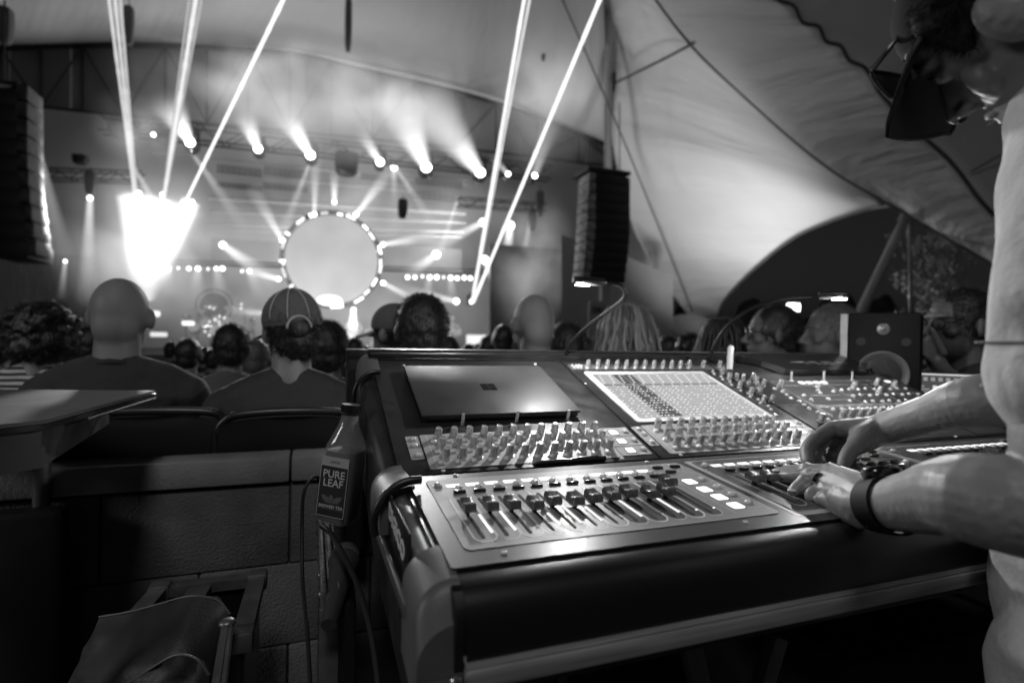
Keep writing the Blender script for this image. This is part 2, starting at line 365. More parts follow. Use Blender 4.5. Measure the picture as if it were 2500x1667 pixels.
# ---- knob panels on the upper deck
for bi in range(3):
    bx=bi*BP; M=MK
    if bi<2:
        plate(rrect(bx+.0130,bx+.3470,-.0480,.0560,.004),.0006,.0016,M,'knob_panel',m_over2)
        plate(rrect(bx-.0110,bx+.0100,-.0185,.0525,.003),.0006,.0016,M,'key_panel',m_over2)
        plate([(bx+.3485,-.0440),(bx+.4080,-.0440),(bx+.4080,.0520),(bx+.3485,.0520)],.0006,.0014,M,'label_panel',m_over2)
        lines.add(outline(rrect(bx+.0240,bx+.3405,-.0458,.0545,.003),.0007,.0018),M)
        for k in range(1,12):
            lines.add(outline([(bx+.0240+k*P_,-.0455),(bx+.0240+k*P_,.0540)],.00035,.0018,False),M)
        for y in (-.0145,.0195): 
            dk.add(box(bx+.349,bx+.408,y-.0003,y+.0003,.0014,.0019),M)
            lines.add(outline([(bx+.0240,y),(bx+.3405,y)],.0003,.0018,False),M)
        for r,y in enumerate((-.0330,-.0014,.0302)):
            for i in range(12):
                add_button(M@T(bx+.0327+i*P_,y,.0016))
        for r,y in enumerate((-.0216,.0100,.0415)):
            for i in range(12): add_knob(kn,M@T(bx+.0421+i*P_,y,.0012))
        for k,y in enumerate((-.0300,.0015,.0328)):
            inst('lit_button',sq_me,M@T(bx+.3712,y,.0008)@S(.92,.95,1),con)
            add_button(M@T(bx+.3980,y+.001,.0014)); 
        for y in (-.0075,.0215,.0405): add_button(M@T(bx+.0002,y,.0014),.95)
    if lines.v: lines.build('panel_print',m_line,con); lines=MB()
    # divider strip between bays
    dk.add(box(bx+.4135,bx+.4175,-.056,.392,.0005,.0024),M)
    for (x,y) in ((.0314,-.0571+.004),(.3424,-.052),(.0314,.3582),(.3421,.3654),(.4185,.2509)):
        leds_m=None; b=MB(); b.add(lathe([(.0034,0),(.0034,.0012),(.0022,.0020),(.0006,.0021)],12),M@T(bx+x,y,.0006)); b.build('screw',m_silver2,con)
for x,y in ((.0229,-.3540),(.3252,-.3520),(.0330,-.1180),(.345,-.119),(.755,-.352),(.76,-.119)):
    b=MB(); b.add(lathe([(.0036,0),(.0036,.0014),(.0022,.0023),(.0006,.0024)],12),MF@T(x,y,.002)); b.build('screw',m_silver2,con)
# top knob row of bay two
plate([(.4257,.3335),(.900,.3335),(.900,.3640),(.4257,.3640)],.0006,.0012,MK,'upper_knob_panel',mat('dim_grey_panel',.10,.4))
for i in range(12):
    add_knob(kn2,MK@T(.4733+i*.0269,.3490,.001)); add_button(MK@T(.4665+i*.0269,.3390,.001),.6)
    lines.add(outline([(.4860+i*.0269,.3345),(.4860+i*.0269,.3640)],.0004,.0015,False),MK)
for x in (.8147,.868): add_knob(kn2,MK@T(x,.349,.001))
for x in (.434,.444,.452):
    for y in (.342,.354): add_button(MK@T(x,y,.001),.5)
# screen of bay two
sx,sy,sw,sh=.4446,.0668,.3437,.2474
scr=MB()
scr.add(prism(rrect(sx,sx+sw,sy,sy+sh,.006),.0006,.0034),MK,0)
a0,a1,c0,c1=sx+.013,sx+sw-.013,sy+.012,sy+sh-.016
scr.add(prism([(a0,c0),(a1,c0),(a1,c1),(a0,c1)],.0034,.0038),MK,1)
N_=12; cw=(a1-a0)/N_; rnd=random.Random(3)
for i in range(N_):
    xa=a0+i*cw; dark=i in (2,3)
    H=c1-c0
    scr.add(prism([(xa+.0006,c0+.004),(xa+cw-.0006,c0+.004),(xa+cw-.0006,c0+H*.70),(xa+.0006,c0+H*.70)],.0038,.0040),MK,2 if not dark else 4)
    scr.add(prism([(xa+.0006,c0+H*.745),(xa+cw-.0006,c0+H*.745),(xa+cw-.0006,c1-.003),(xa+.0006,c1-.003)],.0038,.0040),MK,2 if not dark else 4)
    scr.add(prism([(xa+.0015,c0+H*.705),(xa+cw-.0035,c0+H*.705),(xa+cw-.0035,c0+H*.738),(xa+.0015,c0+H*.738)],.0038,.0041),MK,5)
    for r in range(13):
        yy=c0+.009+r*H*.68/13
        for q in range(2 if not dark else 3):
            if rnd.random()<.25: continue
            xx=xa+.004+q*(cw-.008)/(1.2 if not dark else 2.2)+rnd.uniform(-.0012,.0012); l=rnd.uniform(.0012,.0028)
            scr.add(prism([(xx-l,yy-.0016),(xx+l,yy-.0016),(xx+l,yy+.0016),(xx-l,yy+.0016)],.0041,.0043),MK,3)
            if r%2: scr.add(prism([(xx-l*1.6,yy+.0040),(xx+l*1.8,yy+.0040),(xx+l*1.8,yy+.0052),(xx-l*1.6,yy+.0052)],.0041,.0042),MK,5)
    for r in range(4):
        yy=c0+H*(.77+.055*r); xx=xa+cw*(.3+.1*r)
        scr.add(prism([(xx-.003,yy),(xx+.003,yy),(xx+.003,yy+.004),(xx-.003,yy+.004)],.0041,.0043),MK,3)
scr.build('touch_screen',[mat('screen_bezel',.62,.35),glow('screen_white',.62),glow('screen_grey',.50),glow('screen_bright',1.1),glow('screen_dark',.13),glow('screen_mid',.22)],con)
# cluster right of the screen
for (x,y) in ((.8309,.2652),(.8249,.2192),(.8246,.1795),(.8244,.1382),(.853,.2652),(.850,.2192),(.850,.1795),(.849,.1382),(.872,.262),(.874,.215),(.9092,.268),(.9044,.225),(.900,.246),(.842,.305)): add_knob(kn2,MK@T(x,y,.001))
for i in range(14): add_button(MK@T(.812+.008*(i%2),.10+.0165*i,.001),.6)
lines.add(outline(rrect(.806,.930,.120,.330,.006),.0006,.0014),MK)
# third bay: eq section, toggles, keys
m3=mat('third_panel',.05,.38,noi=(40,.2)); plate(rrect(.94,1.40,-.050,.300,.005),.0006,.0012,MK,'channel_panel',m3)
X0,Y0=.962,.060
def L3(pts,w_=.0016): lines.add(outline(pts,w_,.0016,False),MK)
L3([(.962,.112),(1.40,.112)]); L3([(.955,.060),(.955,.250),(1.40,.250)]); L3([(.962,.225),(1.38,.225)]); L3([(1.12,.112),(1.12,.225)]); L3([(1.26,.112),(1.26,.225)]); L3([(1.12,.165),(1.40,.165)]); L3([(1.0,.165),(1.10,.165),(1.10,.14),(1.04,.14),(1.04,.19)]); L3([(.962,.105),(1.38,.105),(1.38,.052),(.962,.052)])
for i in range(4): plate(rrect(1.040+i*.026,1.058+i*.026,.234,.247,.002),.0012,.0022,MK,'lit_label',glow('white_key',1.6))
plate(rrect(1.36,1.378,.235,.247,.002),.0012,.0022,MK,'lit_label',glow('white_key',1.6))
rr=random.Random(5)
for i in range(9):
    for j in range(3): add_button(MK@T(1.135+i*.030,.122+j*.035+(i%2)*.004,.001),.8)
for i in range(9): add_button(MK@T(.975+rr.random()*.13,.120+rr.random()*.1,.001),.8)
for i in range(14): add_button(MK@T(.990+i*.028,.090,.001),.85)
for i in range(12): add_knob(kn,MK@T(.9805+i*.0295,.0565,.001)); add_button(MK@T(.973+i*.0295,.036,.001),.9)
for x,y in ((1.185,.200),(1.245,.172),(1.30,.222),(1.345,.205),(.894,.039),(.948,.215)): add_knob(kn,MK@T(x,y,.001))
for i in range(10): add_button(MK@T(.925+.004*(i%3),.045+i*.018,.001),.8)
for k,x in enumerate((1.029,1.1438,1.249)):
    b=MB(); b.add(tube([KPt(x,.256,0),KPt(x-.002,.262,.024)],[.0022,.0030],10)); b.add(cyl(.005,.0,.002,12),MK@T(x,.256,.001)); b.build('toggle_switch',m_silver2,con)
for x,y in ((.0957,.0885),(.1995,.0914),(.3026,.0895)):
    b=MB(); b.add(lathe([(.0032,0),(.0030,.020),(.0022,.022)],10),MK@T(x,y,0)); b.build('rest_peg',m_silver,con)
for x in (.075,.12): lines.add(outline([(x*0+.028+ (x-.075)*8,-.040),(x*0+.036+(x-.075)*8,-.040)],.0015,.0014,False),MK)
dk.build('strip_inlay',[mat('black_key',.012,.22,coat=.3),mat('strip_inset',.035,.35,noi=(50,.12))],con); lines.build('panel_print',m_line,con)
for o_,nm in ((stuffk,'knob'),(stuffb,'button')):
    if o_.v:
        q=o_.build(nm,[m_silver if nm=='knob' else m_silver2],con,50); q['kind']='stuff'
# closed laptop on the first bay
lx,ly=.0233,.0888+.0
lap=thing('laptop',KPt(lx+.15,ly+.1),'closed dark grey laptop with a four-square logo lying on the left bay of the console','laptop')
b=MB(); b.add(box(lx,lx+.308,ly+.006,ly+.229,.0125,.0175,.0018),MK); b.build('lid',mat('laptop_lid',.04,.50,metal=.2,noi=(14,.10)),lap)
b=MB(); b.add(box(lx+.003,lx+.305,ly+.009,ly+.226,.0035,.0120,.0018),MK); b.build('base',mat('laptop_base',.02,.4),lap)
b=MB()
for i in (0,1):
    for j in (0,1): b.add(prism([(lx+.139+i*.0155,ly+.103+j*.0155),(lx+.1535+i*.0155,ly+.103+j*.0155),(lx+.1535+i*.0155,ly+.1175+j*.0155),(lx+.139+i*.0155,ly+.1175+j*.0155)],.01751,.0177),MK)
b.build('logo',mat('logo_dark',.02,.15,metal=.5),lap)
# stylus
b=MB(); b.add(tube([KPt(.1744,-.0560,.004),KPt(.186,-.0555,.005),KPt(.28,-.0535,.005),KPt(.3080,-.0530,.005)],[.0006,.0040,.0045,.0042],12))
b.add(box(.255,.295,-.0555,-.0515,.009,.0105,.0005),MK); solo('stylus_pen',b,mat('pen_black',.012,.25),'black stylus pen lying below the lowest row of knobs on the left bay','pen')
# second laptop, closed, on the right bay
l2=thing('laptop',KPt(1.2,.33),'closed black laptop with silver lettering lying at the back of the right bay','laptop')
b=MB(); b.add(prism([(.945,.395),(.962,.372),(1.010,.350),(1.035,.290),(1.050,.283),(1.34,.283),(1.37,.300),(1.40,.36),(1.40,.400)],.004,.020),MK); b.build('lid',mat('laptop_black',.010,.28,coat=.2),l2,25)
b=MB(); b.add(prism([(.955,.390),(1.40,.390),(1.38,.290),(1.06,.290),(1.03,.345)],.0005,.004),MK); b.build('base',m_body,l2)
b=MB()
b.add(outline([(1.10,.338),(1.150,.338),(1.152,.322)],.006,.0204,False),MK); b.add(outline([(1.165,.338),(1.190,.338),(1.195,.322)],.006,.0204,False),MK)
b.add(outline([(1.212,.325),(1.212,.338),(1.255,.338),(1.255,.325),(1.212,.325)],.005,.0204,False),MK); b.add(outline([(1.272,.325),(1.272,.338),(1.300,.338),(1.303,.325)],.005,.0204,False),MK)
b.build('lettering',mat('silver_print',.5,.3,metal=.6),l2)
# upright pale marker
b=MB(); b.add(lathe([(.0080,0),(.0080,.058),(.0072,.062),(.0030,.064)],20),Matrix.Translation(KPt(.892,.335))@Rx(R(-4))@Ry(R(7))); solo('marker_pen',b,mat('marker_pale',.5,.4),'short pale marker pen standing upright on the console behind the touch screen','pen',loc=KPt(.892,.335))
# gooseneck lamps
def goose(P,head0,head1,label,drop,power):
    t=thing('gooseneck_lamp',P[0],label,'lamp','gooseneck console lamps')
    b=MB(); b.add(tube(spline(P,8),.0042,12)); b.build('neck',mat('neck_black',.006,.42,spec=.2,bump=(1200,.2,.0003)),t)
    h0,h1=Vector(head0),Vector(head1); d=(h1-h0)
    b=MB(); b.add(tube([h0,h0+d*.06,h0+d*.5,h0+d*.9,h1],[.005,.0085,.0090,.0085,.006],16)); o=b.build('lamp_head',m_body,t)
    b=MB(); c_=h0+d*.72+Vector((0,0,-.0095)); dn=d.normalized(); b.add(box(-.016,.016,-.004,.004,-.0018,.0018,.001),Matrix.Translation(c_)@Matrix.Rotation(math.atan2(dn.y,dn.x),4,'Z')); b.build('led_strip',glow('lamp_led',14),t)
    l=bpy.data.lights.new('lamp_light','POINT'); l.energy=power; l.shadow_soft_size=.006; lo=bpy.data.objects.new('lamp_light',l); col.objects.link(lo); lo.parent=t; lo.location=c_-P[0]+Vector((0,0,-.009))
    return t
r3=lambda x,y:(1230+x/4.612,640+y/4.612)
def A3(x,y,d): return at(*r3(x,y),d)
goose([A3(700,1120,1.37),A3(705,1020,1.365),A3(760,910,1.35),A3(900,760,1.32),A3(1080,620,1.28),A3(1270,480,1.24),A3(1355,390,1.22),A3(1345,300,1.2),A3(1270,250,1.19),A3(1150,232,1.18)],
      A3(1150,232,1.18),A3(780,200,1.15),'curled black gooseneck lamp with its bright head over the left bay','',7.5)
goose([W(1632,828,1.46),W(1640,795,1.45),W(1668,752,1.43),W(1720,712,1.40),W(1780,690,1.37),W(1840,682,1.35),W(1878,679,1.33)],
      W(1878,679,1.33),W(1948,678,1.30),'low arching black gooseneck lamp lighting the right bays','',5.0)
# ================================================================ FOREGROUND THINGS
def atZ(x,y,z):
    r=ray(x,y); return CAM+r*((z-CAM.z)/r.z)
def oZ(x,y,z): return atZ(x*K_,y*K_,z)
alu=mat('aluminium',.42,.32,metal=.9,noi=(30,.2),stretch=(1,8,1)); dalu=mat('dull_aluminium',.16,.42,metal=.7,noi=(25,.25))
blk=mat('matt_black',.014,.55,noi=(12,.3)); blk2=mat('satin_black',.010,.3)
# ground
g=MB(); g.add(grid_surf([[Vector((-80+8*i,-20+8*j,0)) for i in range(24)] for j in range(20)]))
tag(g.build('ground',mat('dark_concrete_floor',.05,.7,noi=(.8,.3),bump=(6,.3,.01))),'dark concrete ground under the tent','ground',kind='structure')
# block wall
wall=thing('low_block_wall',(-1,.76,0),'low wall of rough concrete blocks with a pale cap behind the seats','wall')
mb_=mat('concrete_block',.115,.85,noi=(9,.3),bump=(160,.9,.004)); mc_=mat('concrete_cap',.26,.75,noi=(6,.25),bump=(120,.6,.003))
zt=atZ(0,1152,.832); yf=zt.y
rw=random.Random(2)
for r in range(4):
    b=MB()
    for i in range(12):
        xx=-2.6+i*.40+(.2 if r%2 else 0); z1=.762-.203*r
        b.add(box(xx,xx+.3965,yf+.012+rw.uniform(-.002,.002),yf+.085,max(z1-.200,.002),z1,.006))
    b.build('block_course',mb_,wall)
b=MB(); b.add(box(-2.6,2.2,yf+.022,yf+.075,0,.757)); b.build('mortar',mat('mortar',.03,.9),wall)
for i in range(4): b=MB(); b.add(box(-2.60+i*1.2,-1.404+i*1.2,yf,yf+.098,.769,.832,.006)); b.build('cap_stone',mc_,wall)
# upright road case left of the console
P1=atZ(772,1445,.74); P2=atZ(782,1175,.74); xr=(P1.x+P2.x)/2; 
rc=thing('road_case',(xr+.1,P1.y+.2,0),'black road case with worn aluminium edges standing left of the console','road case')
b=MB(); b.add(box(xr+.006,-.085,P1.y+.004,P2.y,.02,.715,.004)); b.build('case_body',blk2,rc)
b=MB(); b.add(box(xr-.002,xr+.007,P1.y,P2.y,.712,.742,.002)); b.add(box(xr+.009,xr+.022,P1.y,P2.y,.716,.738,.003)); b.add(box(xr+.0235,xr+.027,P1.y,P2.y,.716,.748,.001)); b.build('edge_rail',alu,rc)
b=MB(); b.add(box(xr-.003,xr+.026,P1.y-.003,P1.y+.012,.02,.712,.002)); b.build('corner_strip',dalu,rc)
for k in range(9):
    b=MB(); b.add(lathe([(.006,0),(.005,.002),(.0015,.0035)],10),Matrix.Translation((xr-.002,P1.y+.03+k*.075,.722))@Ry(R(-90))); b.build('rivet',alu,rc)
b=MB(); b.add(box(xr+.03,-.075,P2.y-.16,P2.y-.02,.715,.745,.004)); b.build('tray_divider',blk,rc)
# tea bottle
B0=at(826,1268,.985); up_=(RT*math.sin(R(6.5))+UP*math.cos(R(6.5))).normalized(); 
bot=thing('tea_bottle',B0,'square-shouldered clear tea bottle with a black cap and printed label standing on the road case','bottle')
zx=up_; xx_=(RT-zx*RT.dot(zx)).normalized(); yy_=zx.cross(xx_); MBt=Matrix((xx_,yy_,zx)).transposed().to_4x4(); MBt.translation=B0; MBt=MBt@Rz(R(-14))
def sq_lathe(prof,n=32,p=4):
    v=[];f=[]
    for r,z,q in prof:
        for i in range(n):
            a=2*PI*i/n; c,s=math.cos(a),math.sin(a); k=(abs(c)**q+abs(s)**q)**(-1/q); v.append((r*k*c,r*k*s,z))
    for j in range(len(prof)-1):
        for i in range(n): f.append((j*n+i,j*n+(i+1)%n,(j+1)*n+(i+1)%n,(j+1)*n+i))
    f.append(tuple(range(n-1,-1,-1))); f.append(tuple(range((len(prof)-1)*n,len(prof)*n))); return v,f
gl=mat('bottle_plastic',.40,.06,trans=.0,alpha=.27,coat=1,spec=1); tea=mat('tea_liquid',.035,.15,spec=.6)
b=MB(); b.add(sq_lathe([(.0285,0,5),(.0305,.004,5),(.0305,.125,5),(.0300,.135,4),(.0245,.152,3),(.0185,.170,2),(.0155,.185,2),(.0145,.196,2),(.0145,.200,2)]),MBt); b.build('bottle_glass',gl,bot,50)
b=MB(); b.add(sq_lathe([(.0275,.003,5),(.0290,.006,5),(.0290,.105,5),(.0285,.126,4),(.0270,.1262,4)]),MBt); b.build('tea',tea,bot,50)
b=MB(); b.add(cyl(.0165,.194,.208,28),MBt); 
for i in range(28): b.add(box(-.0006,.0006,.0160,.0172,.196,.207),MBt@Rz(2*PI*i/28))
b.add(cyl(.0160,.190,.1925,28),MBt); b.build('screw_cap',mat('cap_black',.012,.3),bot)
LM=MBt@T(0,-.0312,0)@Rx(R(90)); lb=MB(); lb.add(prism(rrect(-.0265,.0265,.014,.118,.002),-.0004,.0004),LM,0); lb.add(prism([(-.0265,.102),(.0265,.102),(.0265,.118),(-.0265,.118)],.0004,.0006),LM,1)
lb.add(outline(rrect(-.0262,.0262,.0143,.102,.001),.0008,.0007),LM,2)
lb.add(text('PURE',.0185,.0001,'CENTER',.0002),LM@T(0,.082,.0008),2); lb.add(text('LEAF',.0185,.0001,'CENTER',.0002),LM@T(0,.0665,.0008),2)
lb.add(text('BREWED TEA',.0078,.0001,'CENTER',.0001),LM@T(0,.029,.0008),2); lb.add(text('LEMON',.0058,.0001,'CENTER'),LM@T(0,.107,.0008),3); lb.add(text('Real',.006,.0001,'CENTER'),LM@T(.012,.0375,.0008),4)
for ang,l in ((58,.024),(-58,.024),(-12,.016)):
    pts=[]
    for k in range(9): t=k/8; pts.append((.0048*math.sin(PI*t)**.8,l*t))
    for k in range(7,0,-1): t=k/8; pts.append((-.0048*math.sin(PI*t)**.8,l*t))
    lb.add(prism(pts,.0004,.0007),LM@T(0 if abs(ang)>20 else .001,.0375,0)@Rz(R(-ang)),4)
lb.add(prism([(-.024,.0265),(.024,.0265),(.024,.0272),(-.024,.0272)],.0004,.0008),LM,4)
lb.build('label',[mat('label_black',.012,.5),mat('label_cream',.28,.5),mat('label_white',.42,.5),mat('label_ink',.05,.5),mat('label_leaf',.085,.5)],bot,20)
# microphone lying in the tray, and its cable
M0=W(790,1290,.93); Md=(W(772,1365,.86)-M0); ml=Md.length; zq=Md.normalized(); xq=zq.cross(Vector((0,1,0))).normalized(); MM=Matrix((xq,zq.cross(xq),zq)).transposed().to_4x4(); MM.translation=M0
mi=thing('microphone',M0,'grey handheld microphone with a mesh ball head lying in the tray below the bottle','microphone')
b=MB(); b.add(sph(.025,.025,.026,20,14),MM@T(0,0,-.012)); b.build('grille',mat('mesh_grille',.10,.4,metal=.6,bump=(1400,.9,.002)),mi)
b=MB(); b.add(lathe([(.0255,-.004),(.026,.004),(.022,.016),(.0195,.030),(.0120,ml+.05),(.0115,ml+.06)],20),MM); b.build('handle',mat('mic_grey',.07,.35,metal=.5),mi)
def cable(name,P,r,lab,mt=None): 
    b=MB(); b.add(tube(spline(P,10),r,8)); return solo(name,b,mt or mat('cable_black',.012,.4),lab,'cable')
cable('cable',[W(770,1150,1.15),W(728,1095,1.12),W(700,1125,1.05),W(694,1200,.98),W(695,1330,.90),W(705,1440,.82),W(715,1620,.72)],.0032,'thin black cable looping down the left side of the road case')
cable('cable',[W(738,1208,.93),W(760,1225,.90),W(790,1275,.86),W(822,1345,.80),W(850,1440,.74),W(868,1560,.68),W(872,1660,.64)],.0042,'thicker black cable running down across the microphone')
# black post behind console's left corner
pb=W(820,815,1.33)
b=MB(); b.add(box(pb.x-.022,pb.x+.020,pb.y-.01,pb.y+.05,.62,pb.z-.002,.003)); b.add(box(pb.x-.024,pb.x+.026,pb.y-.012,pb.y+.052,pb.z-.010,pb.z+.014,.003)); solo('case_post',b,blk2,'square black upright post rising behind the left rear corner of the console','post')
# desk at the left
TT=[atZ(378,953,1.0),atZ(-330,948,1.0),atZ(-330,1062,1.0),atZ(0,1036,1.0),atZ(112,1024,1.0)]
dsk=thing('side_desk',(TT[3].x,TT[3].y,0),'dark grey desk with a pointed corner and bright metal edge at the left','desk')
pl=[(p.x,p.y) for p in TT]
b=MB(); b.add(prism(pl,.994,1.0)); b.build('desktop',mat('desk_laminate',.04,.65,noi=(12,.2),bump=(400,.3,.001)),dsk)
b=MB(); b.add(prism([(p[0]*.997+.0,p[1]+.003) for p in pl],.985,.993)); b.build('black_band',blk2,dsk)
a_,c_=TT[0],TT[4]; b=MB(); b.add(tube([Vector((a_.x,a_.y,.982)),Vector((c_.x*.72+a_.x*.28,c_.y*.72+a_.y*.28,.982))],.0032,8)); b.build('metal_edge',mat('bright_edge',.7,.2,metal=1),dsk)
b=MB(); inn=[(p[0]-.02,p[1]+.005) for p in pl]; c0=[(pl[0][0]-.08,pl[0][1]),pl[1],pl[2],pl[3],(pl[4][0]+.0,pl[4][1]+.01)]; b.add(prism([(x-.01,y+.004) for x,y in c0],.925,.984)); b.build('under_frame',blk,dsk)
for q in ((pl[0][0]-.20,pl[0][1]-.03),(pl[1][0]+.1,pl[1][1]-.03),(pl[2][0]+.1,pl[2][1]+.03)):
    b=MB(); b.add(cyl(.016,0,.925,14),T(q[0],q[1])); b.build('leg',dalu,dsk)
# folding chairs in front of the wall's far side
def fchair(cx,cy_,wd,ztop,label):
    t=thing('folding_chair',(cx,cy_,0),label,'chair','folding chairs behind the wall')
    b=MB(); rows=[]
    for j in range(7):
        z=ztop-.015-.16*j/6; rows.append([Vector((cx+wd*(i/10-.5),cy_-.02+.035*(1-(2*i/10-1)**2)+.02*j/6,z-(.012*abs(2*i/10-1)**3 if j==0 else 0))) for i in range(11)])
    rows2=[[p+Vector((0,-.016,0)) for p in r] for r in rows]
    b.add(grid_surf(rows)); b.add(grid_surf([r[::-1] for r in rows2])); b.build('backrest',mat('chair_plastic',.022,.42,bump=(300,.2,.001)),t,60)
    b=MB(); w2=wd/2+.01
    b.add(tube(spline([Vector((cx-w2,cy_,0.02)),Vector((cx-w2,cy_,ztop-.12)),Vector((cx-w2+.004,cy_,ztop-.055)),Vector((cx-w2+.022,cy_,ztop-.020)),Vector((cx-w2+.06,cy_-.004,ztop-.004)),Vector((cx,cy_-.008,ztop+.002)),Vector((cx+w2-.06,cy_-.004,ztop-.004)),Vector((cx+w2-.022,cy_,ztop-.020)),Vector((cx+w2-.004,cy_,ztop-.055)),Vector((cx+w2,cy_,ztop-.12)),Vector((cx+w2,cy_,0.02))],6),.011,10)); b.build('back_frame',mat('chair_frame',.05,.35,metal=.6),t,60)
    b=MB(); b.add(box(cx-wd/2,cx+wd/2,cy_+.02,cy_+.42,.43,.45,.006)); b.build('seat',blk,t)
    for sx_ in (-1,1): b=MB(); b.add(tube([Vector((cx+sx_*wd/2,cy_+.02,.60)),Vector((cx+sx_*wd/2,cy_+.45,0))],.011,8)); b.build('leg',mat('chair_frame'),t)
c1=W(330,945,1.42); c2=W(668,945,1.50)
fchair(c1.x,c1.y,.385,c1.z,'black folding chair behind the bald man in the black shirt'); fchair(c2.x,c2.y,.345,c2.z,'black folding chair behind the man in the backwards cap')
# open equipment trolley and bag
Z0=.62
tr=thing('equipment_trolley',(oZ(470,1480,Z0).x,oZ(470,1480,Z0).y,0),'open black equipment trolley with worn metal rim on the floor by the wall','trolley')
Q=[oZ(368,1345,Z0),oZ(592,1318,Z0),oZ(556,1450,Z0),oZ(250,1480,Z0)]
Q=[Vector((q.x,q.y,Z0)) for q in Q]
rim=mat('worn_metal',.10,.5,metal=.4,noi=(20,.3))
for a,c in ((0,1),(1,2),(2,3),(3,0)):
    b=MB(); d=(Q[c]-Q[a]).normalized(); nn=Vector((-d.y,d.x,0)); ww=.016
    poly=[(Q[a]+nn*ww),(Q[c]+nn*ww),(Q[c]-nn*ww),(Q[a]-nn*ww)]; b.add(prism([(p.x,p.y) for p in poly],Z0-.02,Z0+.0)); b.build('rim',rim,tr)
mid0,mid1=Q[0].lerp(Q[1],.42),Q[3].lerp(Q[2],.42); d=(mid1-mid0).normalized(); nn=Vector((-d.y,d.x,0))*.02
b=MB(); b.add(prism([(p.x,p.y) for p in (mid0+nn,mid1+nn,mid1-nn,mid0-nn)],Z0-.025,Z0-.004)); b.build('cross_bar',rim,tr)
b=MB(); b.add(prism([(q.x,q.y) for q in Q],.12,.16)); 
for a,c in ((0,1),(1,2),(2,3),(3,0)):
    d=(Q[c]-Q[a]).normalized(); nn=Vector((-d.y,d.x,0))*.005; b.add(prism([(p.x,p.y) for p in (Q[a]+nn,Q[c]+nn,Q[c]-nn,Q[a]-nn)],.12,Z0-.021))
b.build('tub',blk2,tr)
for q in Q: b=MB(); b.add(box(q.x-.019,q.x+.019,q.y-.019,q.y+.019,Z0-.03,Z0+.006,.005)); b.build('corner_ball',dalu,tr)
for q in Q: b=MB(); b.add(cyl(.045,-.015,.015,16),Matrix.Translation((q.x,q.y,.05))@Rx(R(90))); b.add(cyl(.012,.05,.12,8),T(q.x,q.y,0)); b.build('caster',blk,tr)
hl=MB(); hl.add(tube([W(520,1432,.80),W(512,1480,.76),W(497,1580,.70)],.0065,6)); hl.add(tube([W(530,1432,.80),W(524,1480,.76),W(512,1580,.70)],.0045,6)); hl.add(sph(.012,.012,.007,12,8),Matrix.Translation(W(522,1430,.80))); hl.build('handle',mat('dull_aluminium'),tr)
# tote bag: two leather panels with a soft belly
bag=thing('tote_bag',W(420,1560,.85),'soft black leather tote bag slumped open on the equipment trolley','bag')
m_le=mat('black_leather',.016,.55,bump=(260,.35,.0015),noi=(9,.3)); m_ed=mat('leather_edge',.07,.5)
def sheet(top,bot_,dd,name,edge=True):
    rows=[]; n=len(top); tp=spline([W(x,y,d) for x,y,d in top],5); bt_=spline([W(x,y,d) for x,y,d in bot_],5)
    for j in range(13):
        t=j/12; rows.append([a.lerp(c,t)-FW*dd*math.sin(PI*t)*math.sin(PI*i/(len(tp)-1))+FW*.010*noise.noise(Vector((i*.45,j*.5,dd*50))) for i,(a,c) in enumerate(zip(tp,bt_))])
    b=MB(); b.add(grid_surf(rows)); r2=[[p+FW*.004 for p in r] for r in rows]; b.add(grid_surf([r[::-1] for r in r2])); b.build(name,m_le,bag,80)
    if edge: b=MB(); b.add(tube(tp,.0017,6)); b.build('stitched_edge',m_ed,bag)
sheet([(228,1416,.93),(300,1404,.92),(370,1385,.91),(440,1368,.90),(500,1378,.90),(528,1410,.89)],[(120,1640,.85),(220,1640,.82),(300,1650,.80),(380,1650,.80),(460,1650,.82),(500,1640,.86)],.05,'back_panel')
sheet([(120,1620,.78),(250,1590,.76),(330,1545,.745),(400,1505,.74),(450,1512,.74),(480,1550,.74)],[(100,1680,.76),(230,1690,.74),(320,1690,.73),(390,1690,.73),(440,1690,.73),(478,1690,.73)],.01,'front_panel')
# dark chair at far lower left
t=thing('office_chair',(W(40,1400,1.15).x,W(40,1400,1.15).y,0),'black chair standing in deep shadow at the lower left by the block wall','chair')
b=MB(); b.add(box(-.20,.085,-.02,.03,.42,.86,.02),Matrix.Translation((W(40,1400,1.15).x,W(40,1400,1.15).y,-.10))); b.build('backrest',blk,t)
b=MB(); b.add(box(-.20,.12,-.40,-.02,.26,.34,.03),Matrix.Translation((W(40,1400,1.15).x,W(40,1400,1.15).y,0))); b.build('seat',blk,t)
for k in range(4): b=MB(); b.add(cyl(.014,0,.27,10),Matrix.Translation((W(40,1400,1.15).x-.18+.26*(k%2),W(40,1400,1.15).y-.36+.30*(k//2),0))); b.build('leg',blk2,t)
